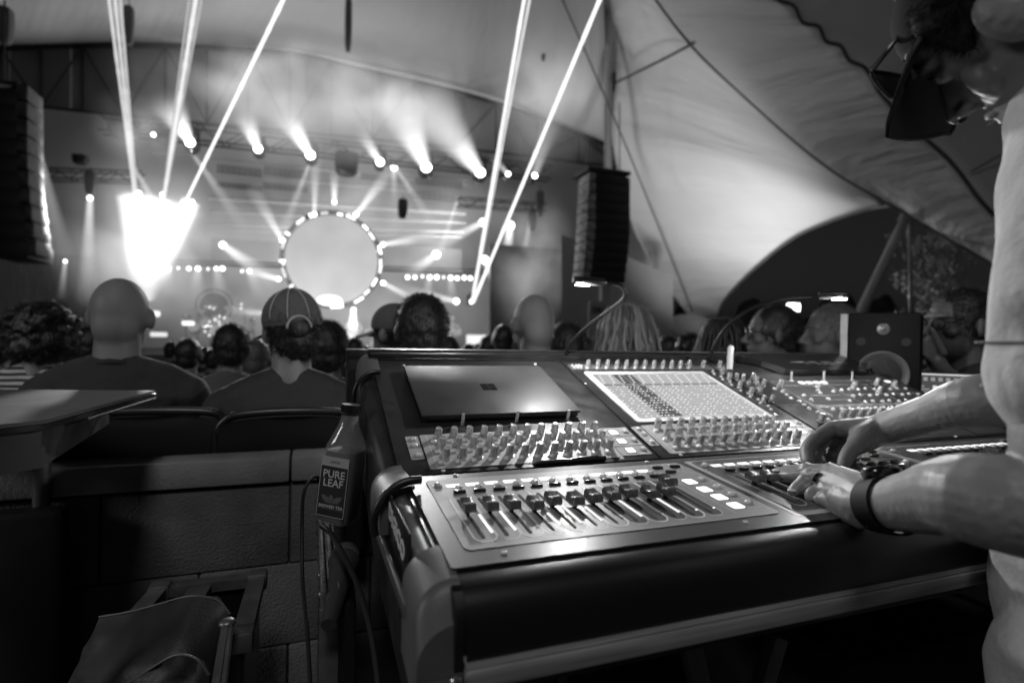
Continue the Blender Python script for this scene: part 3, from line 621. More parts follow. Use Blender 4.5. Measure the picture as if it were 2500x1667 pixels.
# stand under the console: flight-case tray with aluminium rail and folding legs
st=thing('console_stand',(W0.x+.6,W0.y,0),'black tray stand under the console with a long aluminium front rail and folding legs','stand')
b=MB(); b.add(box(-.05,1.6,-.388,.44,.808,.832,.004)); b.build('tray',blk2,st)
b=MB(); zr=.9495-.107
for k in range(5): b.add(tube([Vector((-.031,-.409+.0024*k-.004,zr+.0095+.001*k)),Vector((1.55,-.409+.0024*k-.004,zr+.0095+.001*k))],.0013,6))
b.add(box(-.031,1.55,-.4165,-.404,zr-.010,zr+.008,.003)); b.build('front_rail',mat('rail_alu',.26,.36,metal=.35,noi=(8,.25),stretch=(1,20,20)),st)
b=MB(); b.add(box(-.22,-.034,-.412,-.400,zr-.020,zr-.002,.003)); b.build('front_rail',dalu,st)
for x_ in (-.16,-.075,-.04): b=MB(); b.add(lathe([(.005,0),(.004,.002),(.001,.003)],10),Matrix.Translation((x_,-.413,zr+.0))@Rx(R(90))); b.build('bolt',alu,st)
for (xa,xb) in ((.14,.42),(.50,.30),(.95,1.2),(1.25,1.0)):
    for yy in (-.30,.30):
        b=MB(); b.add(box(-.012,.012,-.010,.010,0,.80,.003),Matrix.Translation((xa,yy,0))@Ry(math.atan2(xb-xa,.72))); b.build('leg',mat('stand_tube',.16,.45,metal=.2),st)
b=MB(); b.add(box(.10,1.3,-.31,-.29,.30,.32,.002)); b.build('brace',mat('stand_tube'),st)
# dark rack case under the stand
b=MB(); b.add(box(.70,1.35,-.20,.35,.02,.60,.01)); solo('equipment_case',b,blk,'black equipment case in shadow under the right side of the console','case')
# studio monitor
mo=thing('studio_monitor',W(2020,860,1.60),'small black studio loudspeaker with pale tape along one edge behind the right laptop','loudspeaker')
cz=W(2028,800,1.60); fr=cz-CAM; fr.z=0; fr.normalize(); xr_=Vector((fr.y,-fr.x,0)); 
MS=Matrix((xr_,fr,Vector((0,0,1)))).transposed().to_4x4(); MS.translation=cz; MS=MS@Rz(R(-4))
sc=1.60*K_/FPX
hw=70*sc; topz=(800-718)*sc
b=MB(); b.add(box(-hw,hw,0,.22,topz-.30,topz,.006),MS); b.build('cabinet',mat('cabinet_black',.004,.7,spec=.12,bump=(500,.3,.001)),mo)
b=MB(); b.add(box(-hw-.020,-hw-.001,.004,.10,topz-.22,topz-.002,.002),MS); b.build('side_tape',mat('pale_tape',.27,.6,noi=(30,.15)),mo)
b=MB(); b.add(lathe([(.012,.006),(.0165,.004),(.0165,.001),(.017,0)],24),MS@T(0,0,topz-.048)@Rx(R(90))); b.add(sph(.0085,.0085,.005),MS@T(0,-.004,topz-.048)@Rx(R(90))); b.build('tweeter',mat('tweeter_grey',.12,.25,metal=.5),mo)
b=MB()
for sx_ in (-1,1): b.add(cyl(.012,0,.002,18),MS@T(sx_*.055,-.0002,topz-.085)@Rx(R(90)))
b.build('port',mat('slot_black'),mo)
b=MB(); b.add(lathe([(.066,0),(.066,.006),(.060,.006),(.050,.001),(.02,-.012),(.018,-.006),(.004,-.003)],32),MS@T(0,0,topz-.178)@Rx(R(90))); b.build('woofer',mat('cone_black',.035,.4),mo)
# tablet with audio software
cz=W(2172,905,1.62); MT=Matrix((xr_,fr,Vector((0,0,1)))).transposed().to_4x4(); MT.translation=cz; MT=MT@Rx(R(-28))
tb=thing('tablet',cz,'tilted tablet showing grey meter columns behind the operator arm','tablet')
b=MB(); b.add(box(-.105,.105,0,.010,-.075,.075,.004),MT); b.build('shell',blk2,tb)
b=MB(); b.add(box(-.098,.098,-.0012,-.0002,-.068,.068),MT,0); b.add(box(-.09,.09,-.0022,-.0014,.060,.064),MT,1)
for k in range(5): b.add(box(-.03+k*.028,-.02+k*.028,-.0022,-.0014,-.005-.01*(k%2),.025-.012*(k%3)),MT,1)
for k in range(8): b.add(box(-.09,-.05+.012*(k%3),-.0022,-.0014,.02-k*.010,.024-k*.010),MT,2); b.add(box(-.088+.018*k,-.078+.018*k,-.0022,-.0014,.040,.052),MT,2)
b.build('display',[glow('tablet_grey',.075),glow('tablet_white',.75),glow('tablet_mid',.3)],tb)
# ================================================================ PEOPLE
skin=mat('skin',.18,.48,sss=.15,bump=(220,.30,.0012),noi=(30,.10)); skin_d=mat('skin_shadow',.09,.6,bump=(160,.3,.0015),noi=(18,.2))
hair_m=mat('dark_hair',.012,.45,bump=(140,.9,.004),stretch=(1,1,.25)); hair_l=mat('light_hair',.20,.45,bump=(120,1.0,.006),stretch=(1,1,.3)); hair_g=mat('grey_hair',.07,.5,bump=(140,.9,.004))
blacktee=mat('black_cotton',.014,.85,bump=(14,.6,.02),sheen=.1); greytee=mat('grey_cotton',.07,.85,bump=(14,.6,.02))
def stripes():
    m=mat('striped_knit',.3,.8); n=m.node_tree; b=n.nodes['Principled BSDF']; tc=n.nodes.new('ShaderNodeTexCoord'); s=n.nodes.new('ShaderNodeSeparateXYZ'); ma=n.nodes.new('ShaderNodeMath'); ma.operation='SINE'; mu=n.nodes.new('ShaderNodeMath'); mu.operation='MULTIPLY'; mu.inputs[1].default_value=330
    nz=n.nodes.new('ShaderNodeTexNoise'); nz.inputs['Scale'].default_value=5; ad=n.nodes.new('ShaderNodeMath'); ad.operation='MULTIPLY_ADD'; ad.inputs[1].default_value=.03
    r=n.nodes.new('ShaderNodeMapRange'); r.inputs[1].default_value=-.3; r.inputs[2].default_value=.3; r.inputs[3].default_value=.02; r.inputs[4].default_value=.42
    L=n.links; L.new(tc.outputs['Object'],s.inputs[0]); L.new(tc.outputs['Object'],nz.inputs[0]); L.new(nz.outputs[0],ad.inputs[0]); L.new(s.outputs[2],ad.inputs[2]); L.new(ad.outputs[0],mu.inputs[0]); L.new(mu.outputs[0],ma.inputs[0]); L.new(ma.outputs[0],r.inputs[0]); L.new(r.outputs[0],b.inputs['Base Color']); return m
def camo():
    m=mat('patterned_cotton',.06,.85,noi=(22,.95)); return m
def head_parts(b,M,s=1,face=False,ears=True):
    b.add(sph(.076*s,.094*s,.100*s,24,16),M@T(0,0,.010*s)); b.add(sph(.060*s,.072*s,.072*s,20,12),M@T(0,.022*s,-.052*s)); b.add(sph(.060*s,.05*s,.07*s,20,12),M@T(0,-.045*s,-.035*s))
    if ears:
        for q in (-1,1): b.add(sph(.010*s,.020*s,.031*s,12,10),M@T(q*.080*s,.002,-.012*s)@Rz(q*R(-25)))
    if face:
        b.add(limb([(0,.090*s,.010*s),(0,.102*s,-.012*s),(0,.116*s,-.034*s)],[.009*s,.010*s,.013*s],4,10),M); b.add(sph(.018*s,.012*s,.010*s,12,8),M@T(0,.102*s,-.040*s))
        b.add(sph(.026*s,.014*s,.008*s,14,8),M@T(0,.090*s,-.062*s)); b.add(sph(.022*s,.014*s,.008*s,14,8),M@T(0,.087*s,-.074*s)); b.add(sph(.026*s,.018*s,.018*s,14,8),M@T(0,.078*s,-.100*s))
        b.add(sph(.050*s,.016*s,.010*s,16,8),M@T(0,.082*s,.024*s))
        for q in (-1,1): b.add(sph(.022*s,.018*s,.018*s,12,8),M@T(q*.040*s,.068*s,-.028*s))
def torso_parts(b,M,s=1,w=1,up=0,sit=True,arms=True,grow=0):
    g=grow
    b.add(limb([(0,-.030,-.27),(0,-.035,-.42),(0,-.01,-.62),(0,.02,-.80)],[.115+g,.135+g,.130+g,.15+g],5,20),M@S(w*1.18,.85,1))
    b.add(limb([(-.12*w,-.03,-.26),(0,-.035,-.25),(.12*w,-.03,-.26)],[.062+g,.085+g,.062+g],5,16),M)
    for q in (-1,1):
        b.add(limb([(0,-.028,-.165),(q*.10*w,-.03,-.205),(q*.150*w,-.02,-.240)],[.050+g,.052+g,.056+g],5,14),M)
        if arms: b.add(limb([(q*.165*w,-.02,-.250),(q*.198*w,.0,-.40),(q*.200*w,.03,-.53)],[.060+g,.055+g,.046+g],5,14),M)
def fuzz(h,n,l,dirn=Vector((0,-.2,-.6)),seed=1,w=.0007):
    r=random.Random(seed); V0=[Vector(v) for v in h.v]; F0=list(h.f); 
    for _ in range(n):
        f=F0[r.randrange(len(F0))]; a,b_,c=V0[f[0]],V0[f[1]],V0[f[2]]; nn=(b_-a).cross(c-a)
        if nn.length<1e-12: continue
        nn.normalize(); d=(nn*r.uniform(.4,1.2)+dirn*r.uniform(.2,1)+Vector((r.gauss(0,.35),r.gauss(0,.35),r.gauss(0,.35)))).normalized(); s=d.cross(Vector((r.gauss(0,1),r.gauss(0,1),r.gauss(0,1)))).normalized()*w; L=l*r.uniform(.4,1.3); p=a-nn*.001
        m_=p+d*L*.55+dirn*L*.1; e=p+d*L+dirn*L*.35; k=len(h.v); h.v+=[tuple(p-s),tuple(p+s),tuple(m_+s*.8),tuple(m_-s*.8),tuple(e)]; h.f+=[(k,k+1,k+2,k+3),(k+3,k+2,k+4)]; h.m+=[0,0]
def person(x,y,d,label,s=1,w=1,yaw=0,hair='short',shirt=None,vox=.009,face=False,roll=0,pitch=0,head_yaw=0,group='seated audience seen from behind',glasses=False,arms=True,skinm=None,hair_mat=None,lower=True):
    c=W(x,y,d); t=thing('person',(c.x,c.y,0),label,'person',group)
    M=Matrix.Translation(c)@Rz(yaw)@S(s,s,s); MH=M@Rz(head_yaw)@Rx(pitch)@Ry(roll)
    b=MB(); head_parts(b,MH,1,face); b.add(limb([(0,-.018,-.06),(0,-.028,-.20)],[.056+.02*(w-1),.062+.03*max(0,w-1)],4,16),M)
    torso_parts(b,M,1,w)
    if lower:
        for q in (-1,1):
            b.add(limb([(q*.200*w,.03,-.53),(q*.13,.26,-.60)],[.042,.032],4,12),M)
            b.add(limb([(q*.09,.03,-.84),(q*.12,.46,-.84),(q*.13,.47,-1.24)],[.085,.06,.045],4,12),M)
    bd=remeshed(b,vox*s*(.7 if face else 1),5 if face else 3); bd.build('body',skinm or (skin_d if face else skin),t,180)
    if shirt:
        b=MB(); torso_parts(b,M,1,w,grow=.012,arms=arms); b.add(limb([(0,-.026,-.150),(0,-.028,-.20)],[.060,.075],4,16),M)
        for q in (-1,1):
            if lower: b.add(limb([(q*.09,.03,-.84),(q*.12,.46,-.84),(q*.13,.47,-1.22)],[.095,.07,.055],4,12),M)
        rnd=random.Random(label); off=Vector((rnd.random()*9,)*3)
        sh=remeshed(b,vox*1.2*s,4,disp=lambda v:v+Vector((1,1,.3))*.012*noise.noise(v*8+off)+Vector((.6,.6,.2))*.005*noise.noise(v*22+off)); sh.build('shirt',shirt,t,180)
    hm=hair_mat or hair_m
    if hair in('short','full','thin'):
        b=MB(); g={'short':1.07,'full':1.13,'thin':1.04}[hair]
        b.add(sph(.077*g,.092*g,.096*g,24,16),MH@T(0,-.010,.016)); b.add(sph(.062*g,.060*g,.075*g,20,12),MH@T(0,-.040,-.032)); 
        h=remeshed(b,vox*.8*s,2,disp=lambda v:v+Vector((.5,.5,.8))*.006*noise.noise(v*45))
        if d<3: fuzz(h,5000,.016,seed=int(x))
        h.build('hair',hm,t,180)
    elif hair=='curly':
        b=MB(); b.add(sph(.100,.105,.100,24,16),MH@T(0,-.012,.020)); b.add(sph(.112,.10,.085,24,16),MH@T(0,-.028,-.045)); 
        rr_=random.Random(4)
        for i in range(60):
            a=rr_.uniform(0,2*PI); z=rr_.uniform(-.11,.10); rad=.108*math.sqrt(max(.05,1-(z/.14)**2)); b.add(sph(.018,.018,.022,8,6),MH@T(rad*math.cos(a),-.015+rad*math.sin(a)*.95 if math.sin(a)<.5 else -.01,z-.005))
        h=remeshed(b,vox*.8*s,1,disp=lambda v:v+Vector((1,1,1))*.010*noise.noise(v*38))
        fuzz(h,3500,.018,Vector((0,0,-.1)),seed=int(x),w=.0008); h.build('hair',hm,t,180)
    elif hair=='wavy':
        b=MB(); b.add(sph(.082,.090,.094,24,16),MH@T(0,-.012,.02),2); b.add(sph(.095,.075,.09,20,12),MH@T(0,-.02,-.09),2); rr_=random.Random(int(x))
        for i in range(130):
            a=rr_.uniform(-PI*1.12,PI*.12); r0=.085; x0_,y0_=math.cos(a),math.sin(a)*.95; ph=rr_.uniform(0,6); P=[(r0*.25*x0_,-.012+r0*.25*y0_,.122)]; am=rr_.uniform(.008,.020); rmx=rr_.uniform(.95,1.2)
            for k in range(1,12):
                tt=k/11; rad=r0*(.4+1.25*tt**.55)*rmx; ww=am*tt*math.sin(ph+tt*9); P.append((rad*x0_-ww*y0_*1.2,-.018+rad*y0_*.95+ww*x0_*1.2,.118-.30*tt**1.45+ww*.4))
            b.add(tube(spline([MH@Vector(p) for p in P],3),[.003+.0052*math.sin(PI*min(1,(q+2)/34)) for q in range(34)],6),None,i%2)
        fuzz(b,5000,.026,seed=int(x)); b.build('hair',[hm,mat(hm.name+'_lowlight',.07 if hm is hair_l else .01,.5),mat('hair_under',.012,.7)],t,180)
    if hair!='bald' or True:
        for q in (-1,1):
            b=MB(); b.add(sph(.0075,.018,.029,12,10),MH@T(q*.079,.004,-.014)@Rz(q*R(-25))); 
            if hair not in('curly','wavy') : b.build('ear',skinm or (skin_d if face else skin),t,180)
    if glasses:
        b=MB()
        for q in (-1,1):
            b.add(tube([MH@Vector((q*.033+.024*math.cos(k*PI/6),.104,-.002+.018*math.sin(k*PI/6))) for k in range(13)],.0018,6)); b.add(tube([MH@Vector((q*.058,.100,.004)),MH@Vector((q*.082,.0,.0))],.0018,6))
        b.build('glasses',mat('spectacle_frame',.02,.2),t)
    return t,M,MH
# --- front rows
t,M,MH=person(100,762,1.95,'woman with dark curly hair in a striped top with a black strap across her back',s=.90,w=.95,hair='curly',shirt=stripes(),vox=.009,arms=True)
b=MB(); b.add(tube(spline([M@Vector(p) for p in [(-.16,-.14,-.19),(-.06,-.175,-.28),(.05,-.185,-.38),(.16,-.165,-.52),(.22,-.10,-.62)]],6),.012,8)); b.build('bag_strap',blk,t)
t,M,MH=person(276,722,1.66,'bald man with broad shoulders in a black shirt on the left chair',s=1.0,w=1.08,hair='none',shirt=blacktee,vox=.008,skinm=mat('skin_scalp',.15,.62,bump=(200,.2,.001),noi=(12,.1)))
b=MB(); b.add(tube([M@Vector((.064*math.cos(k*PI/8),-.028+.060*math.sin(k*PI/8),-.150-.012*math.cos(k*PI/4))) for k in range(17)],.009,8)); b.build('collar',blacktee,t)
def cap(t,MH,mt,back=True,seam=None,name='cap'):
    b=MB(); b.add(sph(.088,.104,.095,28,16),MH@T(0,-.002,.030)); k=len(b.v)
    # cut below brow line
    inv=MH.inverted(); keep=[(inv@Vector(v)).z>.000 for v in b.v]
    f=[q for q in b.f if all(keep[i] for i in q)]; b.f=f; b.m=[0]*len(f); b.build('cap',mt,t,180)
    s=1 if not back else -1
    b=MB(); rows=[]
    for j in range(6):
        r=.098+.070*j/5; rows.append([MH@Vector((math.sin(a)*r*.86,s*(-1)*-1*math.cos(a)*r if not back else math.cos(a)*r,.004-.020*j/5-.02*math.sin(a)**2)) for a in [R(-52+104*i/12) for i in range(13)]])
    b.add(grid_surf(rows)); b.add(grid_surf([[p+Vector((0,0,-.004)) for p in r[::-1]] for r in rows])); b.build('cap_brim',mt,t,180)
    if seam:
        b=MB()
        for a in (-55,-20,20,55): b.add(tube([MH@(Vector((0,-.002,.030))+Vector((.0895*math.sin(R(a))*math.cos(R(e)),-.1055*math.cos(R(a))*math.cos(R(e)),.0965*math.sin(R(e))))) for e in range(0,91,10)],.0022,6))
        b.add(tube([MH@Vector((.034*math.cos(R(e)),-.104,.002+.036*math.sin(R(e)))) for e in range(0,181,15)],.0042,6))
        b.build('cap_seams',seam,t,180)
        b=MB(); b.add(sph(.030,.010,.030,16,8),MH@T(0,-.100,.002)); b.build('cap_opening',hair_m,t,180)
t,M,MH=person(672,756,1.72,'man in a grey mesh cap worn backwards and a dark round-necked shirt',s=.98,w=1.05,hair='short',shirt=mat('charcoal_cotton',.020,.8,bump=(14,.6,.02)),vox=.008,head_yaw=R(12),roll=R(-4))
cap(t,MH@S(1.03,1.03,1.03),mat('cap_mesh',.11,.8,bump=(600,.8,.003)),True,mat('cap_seam',.32,.7))
person(752,800,2.35,'dark-haired spectator just right of the man in the backwards cap',s=.98,hair='full',shirt=blacktee)
person(532,797,2.65,'short-haired spectator in a dark collar between the bald man and the capped man',s=.95,w=.9,hair='short',shirt=greytee)
person(588,822,3.2,'light-haired spectator partly hidden left of the man in the backwards cap',s=.95,hair='short',hair_mat=hair_g,shirt=blacktee)
person(433,815,3.6,'round dark head low behind the bald man shoulder on his right side',s=.95,hair='short',shirt=blacktee)
person(213,790,3.2,'dark head low between the curly haired woman and the bald man',s=.95,hair='short',shirt=blacktee)
person(-8,790,2.6,'dark-haired spectator cut off at the left edge',s=.95,hair='full',shirt=blacktee)
t,M,MH=person(968,757,1.90,'black-haired man with a smooth round head of hair in front of the bright stage',s=1.02,w=1.0,hair='full',shirt=blacktee,vox=.008)
t,M,MH=person(905,762,2.25,'spectator in a grey cap pointing left beside the black-haired man',s=.95,w=.85,hair='short',shirt=greytee,yaw=R(50))
cap(t,MH@Rz(R(0)),mat('cap_mesh'),False)
t,M,MH=person(1226,742,2.15,'bald man with a stage-lit edge on his head and a patterned shirt',s=1.03,w=1.0,hair='none',shirt=camo(),vox=.009,skinm=mat('skin_scalp'),pitch=R(-4))
b=MB(); b.add(tube([M@Vector((.066*math.cos(k*PI/8),-.028+.062*math.sin(k*PI/8),-.145)) for k in range(17)],.012,8)); b.build('collar',greytee,t)
person(1297,800,2.45,'dark-haired spectator behind the foot of the gooseneck lamp',s=.98,hair='full',shirt=blacktee)
person(1432,768,2.35,'woman with loose wavy fair hair in front of the white sign',s=1.02,w=.85,hair='wavy',hair_mat=hair_l,shirt=greytee)
person(1655,790,2.5,'long-haired spectator behind the base of the right gooseneck lamp',s=.95,w=.85,hair='wavy',hair_mat=hair_m,shirt=blacktee)
person(1583,808,3.4,'small dark curly head between the fair-haired woman and the right lamp',s=.95,hair='curly',shirt=greytee)
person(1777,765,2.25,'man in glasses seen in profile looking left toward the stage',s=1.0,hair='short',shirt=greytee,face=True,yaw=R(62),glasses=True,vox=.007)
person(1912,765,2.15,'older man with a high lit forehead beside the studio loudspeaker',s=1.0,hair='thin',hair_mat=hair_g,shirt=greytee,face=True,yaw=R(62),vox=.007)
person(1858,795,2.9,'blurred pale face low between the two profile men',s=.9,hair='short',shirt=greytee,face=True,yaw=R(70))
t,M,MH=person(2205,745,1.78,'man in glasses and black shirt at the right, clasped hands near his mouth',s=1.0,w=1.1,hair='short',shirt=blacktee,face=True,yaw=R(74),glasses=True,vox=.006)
b=MB()
for i in range(4): b.add(limb([W(2152-i*2,815+i*6,1.70),W(2132,800+i*7,1.69),W(2124,785+i*8,1.69),W(2138,770+i*8,1.69)],[.012,.011,.010,.008],4,10))
b.add(limb([W(2150,830,1.70),W(2170,860,1.71),W(2230,905,1.75)],[.026,.028,.04],4,14)); b.add(limb([W(2165,810,1.68),W(2150,780,1.68),W(2140,758,1.68)],[.013,.011,.009],4,10)); remeshed(b,.004,2).build('clasped_hands',skin,t,180)
# clapping hands in front of the lit-edge bald man
# --- rows further towards the stage: one prototype, copied with its parts
def copy_tree(o,parent=None,loc=None):
    c=o.copy(); col.objects.link(c); c.parent=parent
    if loc is not None: c.location=loc
    for ch in o.children: copy_tree(ch,c)
    return c
pt,_,_=person(1030,806,4.2,'small dark round head right of the black-haired man',s=.98,hair='short',shirt=blacktee,group='spectators in the far rows',vox=.014)
pt0=ROOT[pt]
far=[(1156,782,3.9,'small dark head left of the lit-edge bald man'),(1121,801,4.6,'tiny dark head above the laptop, second left of the lit-edge bald man'),(815,803,5.0,'tiny dark head above the black post at the rear left console corner'),(880,806,6.5,'tiny head just left of the grey cap pointing left'),(1075,812,6.2,'tiny head between the round dark head and the laptop peg'),(1100,806,7.5,'tiniest head left of the lit-edge bald man, far back'),(618,818,5.2,'tiny head touching the left ear of the capped man'),(470,818,6.5,'tiny head below the drum kit'),(490,826,5.6,'tiny head at the left shoulder of the short-haired spectator'),(1345,806,4.6,'tiny dark head between the lamp neck and the fair-haired woman'),(1530,806,4.0,'small dark head right of the fair-haired woman'),(1555,800,6.5,'tiny head in front of the grey marquee'),(1700,808,4.2,'small dark head left of the profile man in glasses'),(2110,800,4.5,'small dark head between the loudspeaker and the man with clasped hands'),(180,810,5.0,'tiny head right of the curly-haired woman'),(395,805,6.8,'tiny head just right of the bald man neck'),(840,812,7.6,'tiny head right of the black post'),(940,812,7.0,'tiny head behind the black-haired man')]
for x,y,d,lb in far:
    c=W(x,y,d); o0=W(1030,806,4.2); o=copy_tree(pt,None,(c.x,c.y,c.z-o0.z)); o['label']=lb or 'tiny blurred dark head among the farthest rows before the stage'; o.rotation_euler=(0,0,random.uniform(-.4,.4))
# ================================================================ OPERATOR
z5=lambda x,y:(1850+x/3.563,920+y/3.563)
def Z(x,y,d): return at(*z5(x,y),d)
op_loc=Vector((.95,-.55,0))
op=thing('person',op_loc,'sound engineer in light T-shirt leaning over the console, both hands on its faders','person')
opb=MB()
# near (left) arm and hand
opb.add(limb([W(2520,380,.50),W(2490,900,.45),W(2500,1190,.44)],[.056,.047,.046],8,20))
opb.add(limb([W(2500,1190,.44),Z(2020,1080,.47),Z(1700,1040,.515),Z(1420,1080,.565),Z(1180,1105,.61),Z(1040,1110,.635)],[.044,.0405,.037,.0325,.0285,.0265],6,20))
kn_=[Z(640,835,.755),Z(625,880,.742),Z(625,940,.728),Z(650,1010,.712)]
wr=Z(1040,1110,.635)
for i,k in enumerate(kn_):
    w_=wr+ (k-kn_[1])*.35; opb.add(limb([w_,w_.lerp(k,.5)+Vector((0,0,.003)),k],[.0235,.0185-.001*i,.0125],6,14))
opb.add(limb([wr,Z(860,1120,.665),Z(700,1060,.69)],[.024,.022,.014],5,14))
F1=[kn_[0],Z(430,815,.783),Z(280,822,.800),Z(175,832,.810)]; F2=[kn_[1],Z(455,858,.765),Z(300,868,.783),Z(215,868,.795)]
F3=[kn_[2],Z(500,905,.748),Z(410,915,.752),Z(345,960,.750),Z(305,1000,.748)]; F4=[kn_[3],Z(540,985,.730),Z(470,1010,.733),Z(455,1050,.730)]
for F_,r_ in ((F1,[.0125,.0105,.0095,.0080]),(F2,[.0120,.0100,.0090,.0078]),(F3,[.0120,.0103,.0100,.0088,.0076]),(F4,[.0105,.0090,.0085,.0075])): opb.add(limb(F_,r_,6,14))
for P_h,r_h in ((F1[1],.0112),(F2[1],.0106),(F3[1],.0112),(F3[2],.0104),(kn_[0],.0135),(kn_[1],.0130),(kn_[2],.0130)): opb.add(sph(r_h,r_h,r_h,12,8),Matrix.Translation(P_h+UP*.0012))
# thumb, hidden partly under the palm, leaves the palm side near its base
opb.add(limb([Z(900,1180,.655),Z(760,1150,.685),Z(640,1090,.705),Z(560,1070,.715)],[.019,.015,.0115,.009],5,14))
# tendons
for k in kn_[:3]: opb.add(limb([wr.lerp(k,.35)+UP*.0215,wr.lerp(k,.65)+UP*.0155,k+UP*.008],[.0030,.0030,.003],4,8))
# far (right) arm and hand
opb.add(limb([W(2600,560,.70),W(2600,800,.68),W(2480,905,.66)],[.055,.048,.043],6,20))
opb.add(limb([W(2480,905,.66),Z(1900,210,.735),Z(1550,310,.80),Z(1250,400,.855),Z(1080,455,.885)],[.042,.0345,.0295,.0262,.0255],6,20))
wf=Z(1080,455,.885)
kf=[Z(650,450,.915),Z(700,480,.935),Z(740,510,.95),Z(790,530,.962)]
for i,k in enumerate(kf): opb.add(limb([wf,wf.lerp(k,.5),k],[.0235,.0185,.0135],6,14))
opb.add(limb([wf,Z(930,530,.875),Z(860,600,.865)],[.024,.022,.015],5,14))
G1=[kf[0],Z(500,545,.905),Z(430,640,.893),Z(435,740,.875)]; G2=[kf[1],Z(570,560,.93),Z(500,670,.915),Z(520,750,.895)]; G3=[kf[2],Z(660,640,.935),Z(610,700,.925),Z(640,740,.905)]; G4=[kf[3],Z(740,640,.95),Z(700,700,.94),Z(720,730,.92)]
for F_,r_ in ((G1,[.0135,.0118,.0115,.0095]),(G2,[.013,.0112,.0105,.009]),(G3,[.012,.0105,.0098,.0085]),(G4,[.011,.0095,.009,.008])): opb.add(limb(F_,r_,6,14))
opb.add(limb([Z(960,500,.875),Z(850,600,.862),Z(775,690,.855),Z(745,775,.850)],[.0190,.0135,.0112,.0098],6,14))
for k in kf[:2]: opb.add(limb([wf.lerp(k,.25)-FW*.019,wf.lerp(k,.7)-FW*.014,k-FW*.008],[.0032,.0032,.003],4,8))
for P_h,r_h in ((G1[1],.0128),(G1[2],.0122),(G2[1],.0120),(kf[0],.0145),(kf[1],.0140)): opb.add(sph(r_h,r_h,r_h,12,8),Matrix.Translation(P_h-FW*.0008))
# head
a20=R(6); a25=R(14)
near=-1; HS=.93
Rh=Matrix(((.8746,.0384,-.4833),(.2561,.8098,.5279),(.4116,-.5855,.6984)))
MHo=Rh.to_4x4(); MHo.translation=at(2290,193,.575)-Rh@(Vector((-.031,.084,.003))*HS); MHo=MHo@S(HS,HS,HS)
H=MHo
opb.add(sph(.076,.094,.100,28,20),H@T(0,-.004,.020)); opb.add(sph(.062,.060,.070,24,16),H@T(0,.026,-.040)); opb.add(sph(.040,.034,.028,20,12),H@T(0,.050,-.092)); opb.add(sph(.056,.050,.05,20,12),H@T(0,.0,-.068))
opb.add(limb([(0,.086,.006),(0,.096,-.014),(0,.109,-.034)],[.008,.009,.0105],5,12),H); opb.add(sph(.0115,.0115,.0095,14,10),H@T(0,.110,-.037))
for q in (-1,1):
    opb.add(sph(.0075,.0105,.0075,12,8),H@T(q*.0125,.099,-.040)); opb.add(sph(.024,.012,.0090,14,8),H@T(q*.030,.078,.021)@Rz(q*R(-20))); opb.add(sph(.026,.018,.026,16,10),H@T(q*.038,.058,-.036))
    opb.add(sph(.0155,.0115,.0105,14,10),H@T(q*.031,.074,.003)); opb.add(sph(.009,.022,.032,14,12),H@T(q*.079,.004,-.012)@Rz(q*R(-22)))
opb.add(sph(.024,.0125,.0070,16,8),H@T(0,.0865,-.063)); opb.add(sph(.021,.0125,.0080,16,8),H@T(0,.083,-.0755)); opb.add(sph(.024,.018,.018,16,8),H@T(0,.074,-.099)); opb.add(sph(.034,.028,.034,18,12),H@T(0,.062,-.066)); opb.add(sph(.034,.030,.026,18,12),H@T(0,.055,-.094)); opb.add(sph(.0125,.020,.028,16,10),H@T(0,.088,-.024)); opb.add(sph(.058,.034,.046,20,12),H@T(0,.058,.034)); opb.add(sph(.050,.020,.016,18,10),H@T(0,.070,.018))
opb.add(limb([H@Vector((0,-.02,-.08)),H@Vector((0,-.05,-.15)),H@Vector((0,-.06,-.24))],[.060,.062,.075],5,20))
ob=remeshed(opb,.0022,5,disp=lambda v:v+Vector((1,1,1))*.0005*noise.noise(v*140)+Vector((0,0,1))*.0006*noise.noise(v*55))
ob.build('body',skin,op,180)
b=MB(); b.add(sph(.0044,.0052,.0030,12,8),H@T(near*.0075,.1085,-.0455)); b.build('nostril',mat('slot_black'),op)
b=MB(); b.add(sph(.019,.004,.0012,14,6),H@T(0,.0975,-.0690)); b.build('mouth_line',mat('lip_dark',.05,.5),op)
b=MB(); b.add(sph(.0118,.0118,.0118,16,12),H@T(near*.031,.0765,.003)); b.build('eye',mat('eye_wet',.35,.08),op)
b=MB()
for q in range(9): a=R(-70+140*q/8); b.add(sph(.0022,.0022,.0016,6,4),H@T(near*.031+.0125*math.sin(a),.0880-.004*abs(math.sin(a)),.004+.0055*math.cos(a)))
b.build('eyelash',hair_m,op)
b=MB(); b.add(sph(.0245,.006,.0045,14,8),H@T(near*.034,.0915,.0275)@Rz(near*R(-20))); b.build('eyebrow',hair_m,op)
# hair under the cap, sideburn and stubble
b=MB(); b.add(sph(.0795,.090,.078,24,16),H@T(0,-.022,.030)); b.add(sph(.013,.036,.034,14,12),H@T(near*.0675,.022,.036)); b.add(sph(.008,.013,.024,12,10),H@T(near*.0725,.038,.014)); b.add(sph(.066,.05,.06,20,12),H@T(0,-.052,-.030))
hh=remeshed(b,.003,1,disp=lambda v:v+Vector((1,1,1))*.003*noise.noise(v*90)); fuzz(hh,9000,.009,Vector((.2,.3,-.5)),seed=3,w=.0004); hh.build('hair',mat('operator_hair',.010,.8,spec=.2),op,180)
# nail
for p_,n_ in ((Z(160,812,.8045),UP),(Z(298,985,.7405),UP-FW)): b=MB(); b.add(sph(.0058,.0058,.0022,12,6),Matrix.Translation(p_)); b.build('fingernail',mat('nail',.42,.25),op)
